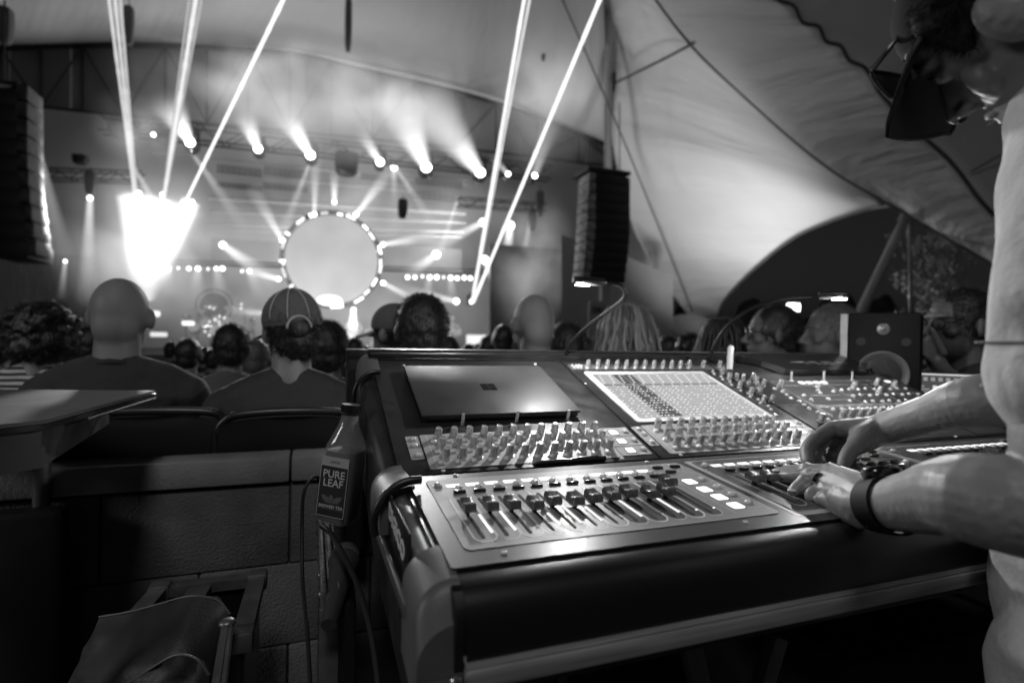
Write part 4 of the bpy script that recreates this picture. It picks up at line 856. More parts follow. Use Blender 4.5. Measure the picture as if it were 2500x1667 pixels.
# cap on the operator
cp=thing('cap',H.translation,'black baseball cap pulled low on the sound engineer at the right edge','cap')
CT=H@T(0,-.006,.034)@Rx(R(8)); b=MB(); b.add(sph(.083,.100,.076,32,20),CT); inv=CT.inverted(); keep=[(inv@Vector(v)).z>-.006 for v in b.v]; b.f=[q for q in b.f if all(keep[i] for i in q)]; b.m=[0]*len(b.f)
capblk=mat('cap_black_cotton',.008,.85,spec=.15,bump=(500,.5,.001)); b.build('crown',capblk,cp,180)
Hn=(CT.to_3x3()@Vector((0,0,1))).normalized()
inn=spline([CT@Vector((-.078*math.cos(R(a)),.094*math.sin(R(a)),.002)) for a in (25,55,90,125,155)],6)
outr=spline([at(2203,215,.555),at(2180,280,.553),at(2160,322,.558),at(2176,336,.566),at(2235,340,.60),at(2300,328,.645),at(2332,300,.670),inn[-1]],6)
def resn(P,n):
    d=[0]
    for a,c in zip(P[:-1],P[1:]): d.append(d[-1]+(c-a).length)
    out=[]; j=0
    for i in range(n):
        t=d[-1]*i/(n-1)
        while j<len(d)-2 and d[j+1]<t: j+=1
        out.append(P[j].lerp(P[j+1],min(1,(t-d[j])/max(1e-9,d[j+1]-d[j]))))
    return out
inn=resn(inn,30); outr=resn(outr,30); b=MB(); rows=[[a.lerp(c,t/8)+Hn*.006*math.sin(PI*t/8)*math.sin(PI*i/29) for i,(a,c) in enumerate(zip(inn,outr))] for t in range(9)]
b.add(grid_surf(rows)); b.add(grid_surf([[p+Hn*.003 for p in r[::-1]] for r in rows])); b.add(tube(outr,.0022,6)); b.build('brim',capblk,cp,180)
# sunglasses perched on the cap
sg=thing('sunglasses',W(2010,180,.57),'dark sunglasses perched on the cap brim, one lens poking out to the left','sunglasses')
A4=lambda x,y,d: at(2050+x/3.733,y/3.733,d)
b=MB(); lp_=spline([A4(290,655,0.590),A4(420,670,0.590),A4(570,705,0.585),A4(590,780,0.580),A4(490,890,0.580),A4(400,830,0.585),A4(320,730,0.590),A4(290,655,0.590)],5); b.add(tube(lp_,.0022,8)); b.build('frame',mat('pen_black'),sg)
c0=sum(lp_,Vector())/len(lp_); b=MB(); n_=len(lp_); b.v=[tuple(p) for p in lp_]+[tuple(c0+FW*.002)]+[tuple(p+FW*.0016) for p in lp_]+[tuple(c0+FW*.0036)]; b.f=[(i,i+1,n_) for i in range(n_-1)]+[(n_+1+i+1,n_+1+i,2*n_+1) for i in range(n_-1)]; b.m=[0]*len(b.f); b.build('lens',mat('dark_lens',.02,.06,spec=.8),sg,180)
b=MB(); b.add(tube(spline([A4(300,640,0.590),A4(430,470,0.585),A4(580,280,0.570),A4(720,110,0.550),A4(900,-20,0.530)],5),.0026,8)); b.build('temple',mat('temple_grey',.05,.3),sg)
# clothes: shirt body and sleeves
shm=mat('light_cotton_shirt',.48,.9,bump=(24,.7,.012),noi=(5,.08))
b=MB(); b.add(limb([W(2560,250,.50),W(2515,560,.455),W(2500,800,.45),W(2500,845,.45)],[.070,.066,.068,.071],7,22))
b.add(limb([W(2700,300,.62),W(2860,800,.68),W(2800,1300,.70),W(2740,1700,.70)],[.12,.16,.165,.17],7,24))
b.add(limb([W(2560,250,.50),W(2700,150,.58),W(2860,100,.68)],[.075,.09,.075],5,20)); b.add(limb([W(2650,420,.70),W(2640,700,.69),W(2600,850,.69)],[.07,.064,.058],5,20))
b.add(limb([W(2560,1380,.60),W(2390,1500,.60),W(2440,1700,.60)],[.05,.045,.06],6,18)); b.add(limb([W(2700,1180,.64),W(2480,1300,.62),W(2480,1500,.62)],[.09,.075,.07],6,18))
sh=remeshed(b,.006,5,disp=lambda v:v+Vector((1,1,.2))*.020*noise.noise(Vector((v.x*8,v.y*8,v.z*5)))+Vector((1,.4,.2))*.0085*math.sin(v.z*48+v.x*60+6*noise.noise(v*6))*max(0,noise.noise(v*4+Vector((3,1,2)))+.35)*1.6+Vector((1,0,.3))*.003*noise.noise(v*26)); sh.build('shirt',shm,op,180)
b=MB(); b.add(tube([W(2500,893,.45)+(RT*math.cos(k*PI/10)*.0655+FW*math.sin(k*PI/10)*.0655) for k in range(21)],.0030,8)); b.add(tube([W(2500,786,.45)+(RT*math.cos(k*PI/10)*.0710+FW*math.sin(k*PI/10)*.0710) for k in range(21)],.0010,8)); b.build('sleeve_hem_shade',mat('hem_shadow',.10,.8),op,180)  # hem seam, plus a thick dark ring as painted shade inside the sleeve end
# wrist watch
wa=thing('wrist_watch',Z(1100,1080,.62),'black wrist watch with a glossy round face on the engineer near wrist','watch')
ax=(Z(1180,1105,.61)-wr).normalized(); e1=(UP-ax*UP.dot(ax)).normalized(); e2=ax.cross(e1); wc=wr.lerp(Z(1180,1105,.61),.55)
b=MB(); rows=[]
for j,(o_,r_) in enumerate(((-.0165,.0285),(-.016,.0308),(.0,.0320),(.016,.0330),(.0165,.0305))): rows.append([wc+ax*o_+(e1*math.cos(2*PI*i/28)*1.02+e2*math.sin(2*PI*i/28)*1.02)*r_ for i in range(29)])
b.add(grid_surf(rows)); b.build('strap',mat('strap_black',.006,.6,spec=.15),wa,60)
nd=(e1*.95-FW*.1+e2*0).normalized(); cz_=wc+nd*.0335; u_=ax; v_=nd.cross(u_); MW=Matrix((u_,v_,nd)).transposed().to_4x4(); MW.translation=cz_
b=MB(); b.add(lathe([(.0190,-.004),(.0205,.000),(.0205,.005),(.0185,.0075),(.0165,.008)],32),MW); b.build('case',mat('watch_case',.04,.18,metal=.8,coat=.5),wa)
b=MB(); b.add(lathe([(.0165,.0078),(.0160,.0086),(.001,.0090)],28),MW); b.build('face',mat('watch_glass',.01,.04,spec=1,coat=1),wa,60)
# ring on the finger
rc_=kn_[2].lerp(Z(500,905,.748),.62); rd=(Z(500,905,.748)-kn_[2]).normalized(); q1=(UP-rd*UP.dot(rd)).normalized(); q2=rd.cross(q1)
b=MB(); rows=[]
for o_,r_ in ((-.0032,.0120),(-.0030,.0130),(.0030,.0130),(.0032,.0120)): rows.append([rc_+rd*o_+(q1*math.cos(2*PI*i/24)+q2*math.sin(2*PI*i/24))*r_ for i in range(25)])
b.add(grid_surf(rows)); solo('finger_ring',b,mat('dark_ring',.25,.15,metal=1),'dark polished metal ring on the engineer near hand','ring',loc=rc_,ang=60)
# ================================================================ TENT CANOPY
def canvas(name,c,rough=.75,seamdir=None):
    m=mat(name,c,rough,noi=(.35,.08)); n=m.node_tree; L=n.links; b=n.nodes['Principled BSDF']
    uv=n.nodes.new('ShaderNodeUVMap'); mp=n.nodes.new('ShaderNodeMapping'); mp.inputs['Scale'].default_value=seamdir or (14,1.2,1); L.new(uv.outputs[0],mp.inputs[0])
    t=n.nodes.new('ShaderNodeTexNoise'); t.inputs['Scale'].default_value=1; t.inputs['Detail'].default_value=3; L.new(mp.outputs[0],t.inputs[0])
    bu=n.nodes.new('ShaderNodeBump'); bu.inputs['Strength'].default_value=.55; bu.inputs['Distance'].default_value=.32; L.new(t.outputs[0],bu.inputs['Height']); L.new(bu.outputs[0],b.inputs['Normal']); return m
def dens(P,k=6): return spline(P,k)
def loft(name,A,B,mt,parent,nu=24,bow=None,flip=False):
    def res(P,n):
        d=[0]
        for a,c in zip(P[:-1],P[1:]): d.append(d[-1]+(c-a).length)
        out=[]; j=0
        for i in range(n):
            t=d[-1]*i/(n-1)
            while j<len(d)-2 and d[j+1]<t: j+=1
            f=(t-d[j])/max(1e-9,d[j+1]-d[j]); out.append(P[j].lerp(P[j+1],min(1,f)))
        return out
    A=res(dens(A),48); B=res(dens(B),48); rows=[]
    for i in range(nu+1):
        t=i/nu; rows.append([a.lerp(c,t)+((bow(t,j/47)) if bow else Vector((0,0,0))) for j,(a,c) in enumerate(zip(A,B))])
    b=MB(); b.add(grid_surf(rows)); o=b.build(name,mt,parent,180); me=o.data; uvl=me.uv_layers.new(name='UVMap'); w_=48
    for p in me.polygons:
        for li in p.loop_indices:
            vi=me.loops[li].vertex_index; uvl.data[li].uv=((vi%w_)/47,(vi//w_)/nu)
    so=o.modifiers.new('t','SOLIDIFY'); so.thickness=.02; return o
tent=thing('tent_canopy',(3,10,0),'huge pale tent canopy sweeping down to a low point beside an arched opening','tent')
cA=canvas('canopy_fabric',.55,seamdir=(14,1.0,1)); cB=canvas('canopy_fabric_wrinkled',.66,seamdir=(16,1.3,1)); cC=canvas('canopy_strip_fabric',.62,seamdir=(22,1.5,1)); cD=canvas('canopy_dark_fabric',.72,seamdir=(3,3,1))
L_=[V(1380,-160,13),V(1390,60,15),V(1398,200,16),V(1410,340,17),V(1430,450,17.5),V(1470,560,18),V(1535,665,18),V(1605,742,18)]
loft('fabric_panel',[V(-420,95,18.4),V(0,110,18.4),V(300,104,18.4),V(640,119,18.4),V(830,158,18.4),V(1150,238,18.2),V(1402,330,17.6)],[V(-420,-420,9),V(0,-420,9),V(300,-400,9),V(640,-380,9),V(830,-360,9.5),V(1150,-300,11),V(1380,-200,13)],cA,tent,bow=lambda t,s:Vector((0,0,-.5*math.sin(PI*t))))
Rr_=[V(1400,-160,11),V(1497,-10,11),V(1590,110,10.5),V(1700,215,10),V(1830,330,9),V(1930,405,8.4),V(2042,468,7.6)]
arch=[V(2042,468,7.6),V(1985,480,9),V(1900,508,10.5),V(1820,545,12),V(1750,598,13.5),V(1690,655,15.2),V(1655,700,16.6),V(1643,745,17.6)]
Ledge=[V(1360,-160,13),V(1385,20,15),V(1392,110,16),V(1400,220,16.6),V(1406,320,17),V(1420,400,17.3),V(1440,480,17.6),V(1470,560,17.8),V(1520,640,18),V(1600,750,18)]
loft('fabric_panel',Ledge,Rr_[:-1]+arch,cB,tent,nu=30,bow=lambda t,s:Vector((.2,0,.25))*math.sin(PI*t)*(1-s))
seam_low=[V(1400,-160,11),V(1497,-10,11),V(1590,110,10.5),V(1700,215,10),V(1830,330,9),V(1930,405,8.4),V(2042,468,7.6),V(2150,532,7),V(2280,605,6.4),V(2420,690,5.8)]
edge_px=[(1700,-60),(1779,0),(1820,17),(1840,54),(1877,64),(1893,97),(1927,108),(1947,141),(1984,160),(2018,215),(2060,262),(2125,323),(2169,363),(2203,403),(2243,457),(2287,504),(2340,560),(2420,640)]
edge=[V(x,y,7.2-3.0*i/17) for i,(x,y) in enumerate(edge_px)]
def fan(name,A,B,mt,nu=20,bow=None): return loft(name,A,B,mt,tent,nu,bow)
fan('fabric_strip',seam_low,edge,cC,bow=lambda t,s:Vector((0,.3,.12))*math.sin(PI*t))
fan('dark_fabric_panel',[p+Vector((.01,.04,.0)) for p in edge],[V(2100,-500,4),V(2500,-500,4),V(2800,-400,3.8),V(3000,0,3.6),V(3100,400,3.2),V(2900,700,3.2)],cD)
def rope(pts,r,name='seam_rope',mt=None): b=MB(); b.add(tube(spline(pts,8),r,8)); return b.build(name,mt or mat('rope_grey',.09,.6),tent,180)
rope([p+Vector((0,-.06,-.03)) for p in seam_low],.045); rope([p+Vector((0,-.03,0)) for p in edge],.028,'hem_rope',mat('hem_dark',.05,.7)); rope([p+Vector((0,-.05,-.02)) for p in arch],.05)
rope([V(1723,-5,9.5),V(1600,95,10.2),V(1415,190,15)],.035,'guy_cable',mat('cable_grey',.03,.5)); rope([V(1283,-20,13),V(1410,270,14),V(1480,440,15),V(1560,640,16),V(1590,715,17)],.022,'guy_cable',mat('cable_grey',.03,.5))
rope([V(1890,120,7),V(2200,-180,5)],.012,'guy_cable'); rope([V(2000,160,5),V(2130,20,4.5)],.012,'guy_cable'); rope([V(2230,395,4.8),V(2400,300,4.2)],.012,'guy_cable')
# rear and side walls of canvas behind the stage
loft('rear_canvas',[V(-300,60,29),V(300,60,29.5),V(900,60,30),V(1500,120,30)],[V(-300,900,29),V(300,900,29.5),V(900,900,30),V(1500,900,30)],canvas('rear_canvas',.34,seamdir=(10,2,1)),tent)
# masts
def mast(a,c,r,label,mt): 
    b=MB(); b.add(tube([a,c],r,18)); n_=(c-a).normalized(); b.add(tube([a-n_*.05,a+n_*.25],r*1.35,18)); b.add(tube([c-n_*.25,c+n_*.05],r*1.35,18)); solo('tent_mast',b,mt,label,'mast',group='tent masts',loc=a)
mm_=mat('mast_white',.42,.4)
mast(V(1955,760,8.5),V(2088,485,7.9),.10,'thick pale slanting tent mast crossing the dark arched opening',mm_); mast(V(2093,760,9.5),V(2089,488,8.2),.045,'thin upright pole right of the slanting mast',mm_)
mast(V(1398,800,17.2),V(1395,-120,14.5),.13,'upright grey mast rising behind the right line array',mat('mast_grey',.30,.5))
# ================================================================ STAGE
steel=mat('truss_steel',.03,.45,metal=.6); dks=mat('rig_black',.010,.5)
# proscenium girder
gi=thing('proscenium_girder',V(700,200,18.0),'long arched steel girder with dark fabric panels above the stage','girder')
top=[(-200,118),(0,110),(300,105),(640,120),(830,160),(1150,240),(1410,340),(1480,362)]; bot2=[(-200,228),(0,236),(300,268),(640,300),(830,318),(1150,352),(1410,384),(1480,392)]
b=MB(); b.add(tube(spline([V(x,y,18.0) for x,y in top],6),.075,10)); b.build('top_chord',steel,gi); b=MB(); b.add(tube(spline([V(x,y,18.0) for x,y in bot2],6),.045,10)); b.build('bottom_chord',steel,gi)
def gp(x): 
    for (a,ya),(c_,yc) in zip(top[:-1],top[1:]):
        if a<=x<=c_: yt=ya+(yc-ya)*(x-a)/(c_-a)
    for (a,ya),(c_,yc) in zip(bot2[:-1],bot2[1:]):
        if a<=x<=c_: yb=ya+(yc-ya)*(x-a)/(c_-a)
    return yt,yb
fp=mat('girder_panel',.10,.7,noi=(1,.15)); fp2=mat('girder_panel_grey',.22,.7,noi=(1,.15))
for xa,xb,mt in ((-190,20,fp),(24,160,fp),(166,300,fp),(306,420,fp2),(470,560,fp2),(560,700,fp2),(1070,1140,fp2),(1200,1268,fp),(1268,1345,fp),(1350,1408,fp)):
    q=[(xa,gp(xa)[0]+3),(xb,gp(xb)[0]+3),(xb,gp(xb)[1]-3),(xa,gp(xa)[1]-3)]; v=[V(x,y,18.05) for x,y in q]; b=MB(); b.v=[tuple(p) for p in v]+[tuple(p+Vector((0,.04,0))) for p in v]; b.f=[(0,1,2,3),(7,6,5,4),(0,4,5,1),(1,5,6,2),(2,6,7,3),(3,7,4,0)]; b.m=[0]*6; b.build('panel',mt,gi)
xs=list(range(-190,1480,95))
for i,(xa,xb) in enumerate(zip(xs[:-1],xs[1:])):
    ya,yb=gp(xa),gp(xb); b=MB(); b.add(tube([V(xa,ya[0],18.0),V(xa,ya[1],18.0)],.03,6)); b.build('strut',steel,gi); b=MB(); b.add(tube([V(xa,ya[i%2],17.95),V(xb,yb[1-i%2],17.95)],.025,6)); b.build('strut',steel,gi)
# main lighting truss
def truss(x0,y0,x1,y1,Y,label,h=.45,n=22,r=.03):
    a,c=V(x0,y0,Y),V(x1,y1,Y); t=thing('lighting_truss',a,label,'truss'); b=MB(); o=[Vector((0,-.2,0)),Vector((0,.2,0)),Vector((0,-.2,-h)),Vector((0,.2,-h))]
    for q in o: b.add(tube([a+q,c+q],r,8))
    for i in range(n):
        p,q=a.lerp(c,i/n),a.lerp(c,(i+1)/n); b.add(tube([p+o[i%2*2],q+o[2-i%2*2]],r*.6,6)); b.add(tube([p+o[0],p+o[1]],r*.6,6)); b.add(tube([p+o[1+i%2*2],q+o[3-i%2*2]],r*.6,6))
    b.build('truss_frame',steel,t); return t
truss(232,266,1262,385,17.3,'straight box truss carrying the row of moving head lights above the stage')
truss(1050,455,1250,470,20,'short lower truss at the right side of the stage',.3,8,.025)
truss(60,388,330,398,20,'short lower truss at the left side of the stage',.3,8,.025)
# self-glowing volumes stand in for beams of light scattered in smoke
def beam_mat(name,L,r0,r1,e,fall,pw=1.0):
    m=bpy.data.materials.new(name); m.use_nodes=True; n=m.node_tree; n.nodes.clear(); K=n.links
    tc=n.nodes.new('ShaderNodeTexCoord'); s=n.nodes.new('ShaderNodeSeparateXYZ'); K.new(tc.outputs['Object'],s.inputs[0])
    def M_(op,a,b_=None,c=None):
        q=n.nodes.new('ShaderNodeMath'); q.operation=op
        for i,v in enumerate((a,b_,c)):
            if v is None: continue
            if isinstance(v,(int,float)): q.inputs[i].default_value=v
            else: K.new(v,q.inputs[i])
        return q.outputs[0]
    x,y,z=s.outputs[0],s.outputs[1],s.outputs[2]
    r=M_('SQRT',M_('ADD',M_('MULTIPLY',x,x),M_('MULTIPLY',y,y))); rad=M_('MULTIPLY_ADD',z,(r1-r0)/L,r0)
    k=M_('SUBTRACT',1.0,M_('POWER',M_('DIVIDE',r,rad),2.0)); k=M_('MAXIMUM',k,0.0); k=M_('POWER',k,pw)
    zn=M_('DIVIDE',z,L); f=M_('EXPONENT',M_('MULTIPLY',zn,-fall)); endf=M_('POWER',M_('MAXIMUM',M_('SUBTRACT',1.0,zn),0.0),.6)
    nz=n.nodes.new('ShaderNodeTexNoise'); nz.inputs['Scale'].default_value=1.1; nz.inputs['Detail'].default_value=3; K.new(tc.outputs['Object'],nz.inputs[0]); nn=M_('MULTIPLY_ADD',nz.outputs[0],1.1,.45)
    tot=M_('MULTIPLY',M_('MULTIPLY',M_('MULTIPLY',k,f),M_('MULTIPLY',endf,nn)),M_('DIVIDE',e,rad))
    em=n.nodes.new('ShaderNodeEmission'); K.new(tot,em.inputs[1]); o=n.nodes.new('ShaderNodeOutputMaterial'); K.new(em.outputs[0],o.inputs[1]); return m
nbm=0
def beam(a,c,r0,r1,e,fall,label,pw=1.0,name='glow_beam',group='light beams in the stage smoke'):
    global nbm; nbm+=1
    L=(c-a).length; z=(c-a).normalized(); x=z.cross(Vector((0,1,.01))).normalized(); M=Matrix((x,z.cross(x),z)).transposed().to_4x4(); M.translation=a
    b=MB(); b.add(cyl(r0,0,L,20,r1)); o=bpy.data.objects.new(name,b.mesh(name,beam_mat('beam',L,r0,r1,e,fall,pw),ang=180)); col.objects.link(o); o.matrix_world=M; ROOT[o]=a
    tag(o,label,'light beam',group); return o
def rp(px,Y,x=800,y=500):       # photo pixels to metres at a plane
    return ((V(x+px/K_,y,Y)-V(x,y,Y)).length)
def fixture(x,y,Y,r_px,label,to=None,emis=8,group='stage lights on the main truss',body=True):
    p=V(x,y,Y); r=rp(r_px,Y,x,y); r*=.85; t=thing('stage_light',p,label,'stage light',group)
    d=((V(to[0],to[1],to[2] if len(to)>2 else Y-3)-p).normalized() if to else Vector((0,-1,0)))
    zz=Vector((0,-1,-.0)) ; q=(zz*.8+d*.2).normalized(); xx=q.cross(Vector((0,0,1))).normalized(); M=Matrix((xx,q.cross(xx),q)).transposed().to_4x4(); M.translation=p
    b=MB(); b.add(lathe([(r*.95,-.01),(r,.02),(r*.7,.035),(r*.1,.04)],18),M); b.build('lens',glow('lens_%.1f'%emis,emis),t)
    if body:
        b=MB(); b.add(lathe([(r*.8,-.42),(r*1.5,-.36),(r*1.62,-.1),(r*1.5,-.02),(r*1.02,-.01)],18),M); b.build('housing',dks,t)
        b=MB(); u=V(x+4,y-34,Y); b.add(tube([p+Vector((r*1.4,.15,0)),p+Vector((r*1.4,.15,r*2.6))],.04,8)); b.add(tube([p+Vector((-r*1.4,.15,0)),p+Vector((-r*1.4,.15,r*2.6))],.04,8)); b.add(box(p.x-r*1.6,p.x+r*1.6,p.y+.02,p.y+.3,p.z+r*2.3,p.z+r*3.4,.02)); b.add(tube([p+Vector((0,.15,r*3.2)),p+Vector((0,.15,r*4.4))],.05,8)); b.build('yoke',dks,t)
    return t
MHs=[(437,328,14,(378,225),40,11,18,9,'first bright'),(593,343,12,(556,255),30,7,13,9,'second'),(713,357,13,(650,255),34,9,16,9,'third'),(873,373,11,(826,300),22,5,13,9,'fourth'),(979,385,14,(890,190),75,15,28,15,'fifth and widest shining'),(1103,397,13,(955,205),85,15,30,15,'sixth'),(1167,400,6,(1125,355),16,4,7,6,'small seventh'),(1228,404,7,(1290,190),48,3.5,7,12,'eighth')]
for i,(x,y,r,(tx_,ty_),w_,ee,cc,rr0,nm) in enumerate(MHs):
    fixture(x,y,16.9,r,nm+' moving head light from the left on the main truss',(tx_,ty_,15.5))
    beam(V(x,y,16.8),V(tx_,ty_,15.6),rp(rr0,16.8),rp(w_*1.25,16),ee*(.30 if i<4 else .12),2.0,'smoky beam fanning up from the '+nm+' moving head light',1.3)
for i,(x,y,r) in enumerate(((262,298,6),(353,310,7),(440,345,4))): fixture(x,y,17.0,r,['leftmost small','second small','tiny'][i]+' stage light at the left end of the main truss',emis=5,group='small lights at the left of the truss')
# ring screen
rc=V(764,597,21); RR=rp(121,21,764,597)
rg=thing('ring_truss',rc,'large circular truss studded with light tubes around a glowing round screen','ring truss')
b=MB()
for ro,ry in ((RR*.985,-.12),(RR*.985,.12),(RR*.93,0)): b.add(tube([rc+Vector((ro*math.cos(2*PI*k/64),ry,ro*math.sin(2*PI*k/64))) for k in range(65)],.025,6))
for k in range(48): a=2*PI*k/48; b.add(tube([rc+Vector((RR*.985*math.cos(a),-.12,RR*.985*math.sin(a))),rc+Vector((RR*.93*math.cos(a+.065),0,RR*.93*math.sin(a+.065)))],.016,5))
b.build('ring_frame',steel,rg,60)
scm=bpy.data.materials.new('round_screen'); scm.use_nodes=True; n=scm.node_tree; n.nodes.clear(); tc=n.nodes.new('ShaderNodeTexCoord'); nz=n.nodes.new('ShaderNodeTexNoise'); nz.inputs['Scale'].default_value=.6; nz.inputs['Detail'].default_value=2; n.links.new(tc.outputs['Object'],nz.inputs[0])
s_=n.nodes.new('ShaderNodeSeparateXYZ'); n.links.new(tc.outputs['Object'],s_.inputs[0]); r1_=n.nodes.new('ShaderNodeMapRange'); r1_.inputs[1].default_value=-RR*.9; r1_.inputs[2].default_value=RR*.9; r1_.inputs[3].default_value=.74; r1_.inputs[4].default_value=.50; n.links.new(s_.outputs[2],r1_.inputs[0])
mu=n.nodes.new('ShaderNodeMath'); mu.operation='MULTIPLY'; a2=n.nodes.new('ShaderNodeMath'); a2.operation='MULTIPLY_ADD'; a2.inputs[1].default_value=.55; a2.inputs[2].default_value=.62; n.links.new(nz.outputs[0],a2.inputs[0]); n.links.new(a2.outputs[0],mu.inputs[0]); n.links.new(r1_.outputs[0],mu.inputs[1])
e=n.nodes.new('ShaderNodeEmission'); n.links.new(mu.outputs[0],e.inputs[1]); oo=n.nodes.new('ShaderNodeOutputMaterial'); n.links.new(e.outputs[0],oo.inputs[0])
b=MB(); b.add(cyl(RR*.905,-.02,.02,64),Matrix.Translation(rc+Vector((0,-.05,0)))@Rx(R(90))); b.build('round_screen',scm,rg)
b=MB(); b.add(sph(rp(30,21),.05,rp(13,21),20,10),Matrix.Translation(V(757,690,20.9))); b.build('screen_hotspot',glow('hotspot',2.2),rg)
for k in range(34):
    a=2*PI*k/34+.1*math.sin(k*2.3)
    if math.sin(k*5.1)>.82: continue
    rr_=RR*(.955+.018*math.sin(k*3.7)); p=rc+Vector((rr_*math.cos(a),-.16,rr_*math.sin(a))); tdir=Vector((-math.sin(a),0,math.cos(a))) if math.sin(k*1.9)<.55 else Vector((math.cos(a),0,math.sin(a)))
    b=MB(); l=.13+.06*math.sin(k*4.4); b.add(tube([p-tdir*l,p+tdir*l],.036,8)); b.build('light_tube',glow('tube_light_%d'%(k%3),[2.2,1.2,3.5][k%3]),rg)
tag(rg,None,None)
RB=[(722,493,725,345,6,18,2.0,'straight up from'),(818,493,910,375,6,26,2.6,'up and right from'),(648,552,575,425,6,26,2.2,'up and left from'),(640,641,560,620,7,14,3.0,'low and left from'),(880,562,1010,540,6,24,2.6,'right from'),(880,650,975,700,6,15,2.6,'low and right from'),(812,712,810,765,7,16,3,'straight down from'),(640,723,520,712,8,12,2.4,'faintly left below')]
for x,y,tx_,ty_,r0,r1,e_,nm in RB:
    beam(V(x,y,20.6),V(tx_,ty_,20.3),rp(r0,20.6),rp(r1,20.6),e_*.30,1.3,'narrow beam pointing '+nm+' the ring truss'); fixture(x,y,20.6,6,'small spot lamp whose beam points '+nm+' the ring truss',emis=8,group='spot lamps around the ring',body=False)
# free standing lights with beams
FB=[(512,563,640,655,10,30,3.2,'bright lamp left of the ring','down and right'),(1002,585,930,635,11,22,3.2,'bright lamp right of the ring','down and left'),(1172,518,1163,590,11,20,7,'lamp at the upper right of the stage','straight down'),(1154,599,1162,672,11,17,4,'lamp below it at the right of the stage','straight down'),(1113,597,1168,715,11,20,3.5,'lamp beside the laser base','down and right'),(1109,511,985,575,10,24,3.2,'lamp hidden behind the laser','down and left'),(1048,692,880,655,8,26,2.6,'low lamp left of the laser base','left'),(207,455,198,700,8,20,2.4,'lamp under the left hoist','straight down'),(150,600,140,690,5,9,1.6,'faint lamp at the far left','straight down'),(768,465,768,395,6,15,5,'lamp just above the ring','straight up'),(905,385,905,475,9,12,1.6,'lamp below the fourth moving head','straight down')]
for x,y,tx_,ty_,r0,r1,e_,nm,dr in FB:
    fixture(x,y,19.5,r0,nm,emis=5,group='stage floor and side lights',body=False); beam(V(x,y,19.4),V(tx_,ty_,19.2),rp(r0*.9,19.4),rp(r1*1.1,19.4),e_*.26,1.6,'beam shining '+dr+' from the '+nm)
for i,(x0,y0,x1,y1,r0,r1,nm) in enumerate(((300,372,455,640,4,26,'from the left truss down toward the drums'),(440,350,560,520,4,22,'from the first moving head down to the right'),(713,370,640,560,3,20,'crossing the left of the ring'),(905,380,1000,520,4,20,'crossing right of the ring'),(1050,462,1000,610,4,16,'under the short right truss'),(1225,480,1190,640,4,18,'below the narrow hoist motor'),(85,330,150,620,5,30,'faint far left over the side curtain'))):
    beam(V(x0,y0,19),V(x1,y1,19.5),rp(r0,19),rp(r1,19),.32,.9,'thin pale beam '+nm,1.0)
# rows of blinders on a pipe
ORD=['first','second','third','fourth','fifth','sixth','seventh','eighth','ninth','tenth']
def row(P,Y,label,g):
    for i,(x,y,r) in enumerate(P):
        t=fixture(x,y,Y,r*.62,ORD[i]+' '+label,emis=5 if r>7 else 2.5,group=g,body=False)
row([(387,617,11),(410,616,6),(434,617,9),(455,617,11),(478,618,6),(497,617,9),(511,617,11),(556,623,7),(573,623,9)],22,'round white lamp in the row left of the ring','row of lamps left of the ring')
row([(936,637,9),(953,637,8),(970,635,7),(987,637,10),(1003,637,10),(1019,637,6),(1035,638,10),(1050,639,9),(1066,638,9),(1080,639,9)],22,'round white lamp in the row right of the ring','row of lamps right of the ring')
for i,(x,y,tx_,ty_) in enumerate(((455,617,448,690),(497,617,510,690),(387,617,380,680),(573,623,600,690),(987,637,975,710),(1035,638,1040,710))): beam(V(x,y,22),V(tx_,ty_,21.5),rp(9,22),rp(26,22),.28,1.5,'soft downward beam below the '+['second','last pair','first','outer','fourth','eighth'][i]+' lamp of the row'+(' left' if i<4 else ' right')+' of the ring',1.2)
b=MB(); b.add(tube([V(340,604,22.2),V(1110,628,22.2)],.05,8)); b.add(tube([V(340,596,22.4),V(1110,620,22.4)],.035,8)); solo('lamp_pipe',b,steel,'long horizontal pipe carrying the rows of round lamps','pipe',loc=V(700,612,22.2))
# lasers as thin glowing tubes in place of scattered light
def laser(x0,y0,x1,y1,Y0,Y1,r,e,label):
    a,c=V(x0,y0,Y0),V(x1,y1,Y1); L=(c-a).length; b=MB(); n_=46; r_=random.Random(label); b.add(tube([a.lerp(c,i/n_) for i in range(n_+1)],[r*(1+.35*r_.random()**3) for i in range(n_+1)],8)); solo('laser_beam',b,glow('laser_%.1f'%e,e),label,'laser beam','laser beams',loc=a,ang=180)
for (x0,y0,x1,y1,rp_,e_,lb) in ((309,452,245,-40,2.4,.75,'left line of the leftmost bundle of laser beams'),(311,452,260,-40,2.6,.85,'middle line of the leftmost bundle of laser beams'),(314,452,273,-40,2.4,.62,'right line of the leftmost bundle of laser beams'),(374,455,440,-40,2.0,.50,'faint left line of the second laser bundle'),(376,455,456,-40,3.6,.95,'bright middle line of the second laser bundle'),(379,455,470,-40,2.2,.50,'faint right line of the second laser bundle'),(424,468,670,-40,3.4,1.5,'single bright laser beam leaning right out of the left glare'),(1084,692,1209,-30,3.4,1.4,'left line of the double laser rising from the right of the stage'),(1086,692,1222,-30,2.6,.9,'right line of the double laser rising from the right of the stage'),(1088,692,1390,-30,4.2,1.6,'single bright laser leaning right from the right of the stage')):
    laser(x0,y0,x1,y1,19,11.5,rp(rp_,14)*1.0,e_,lb)
fixture(1083,693,18.9,6,'small laser projector at the foot of the right laser beams',emis=4,group='laser projectors')
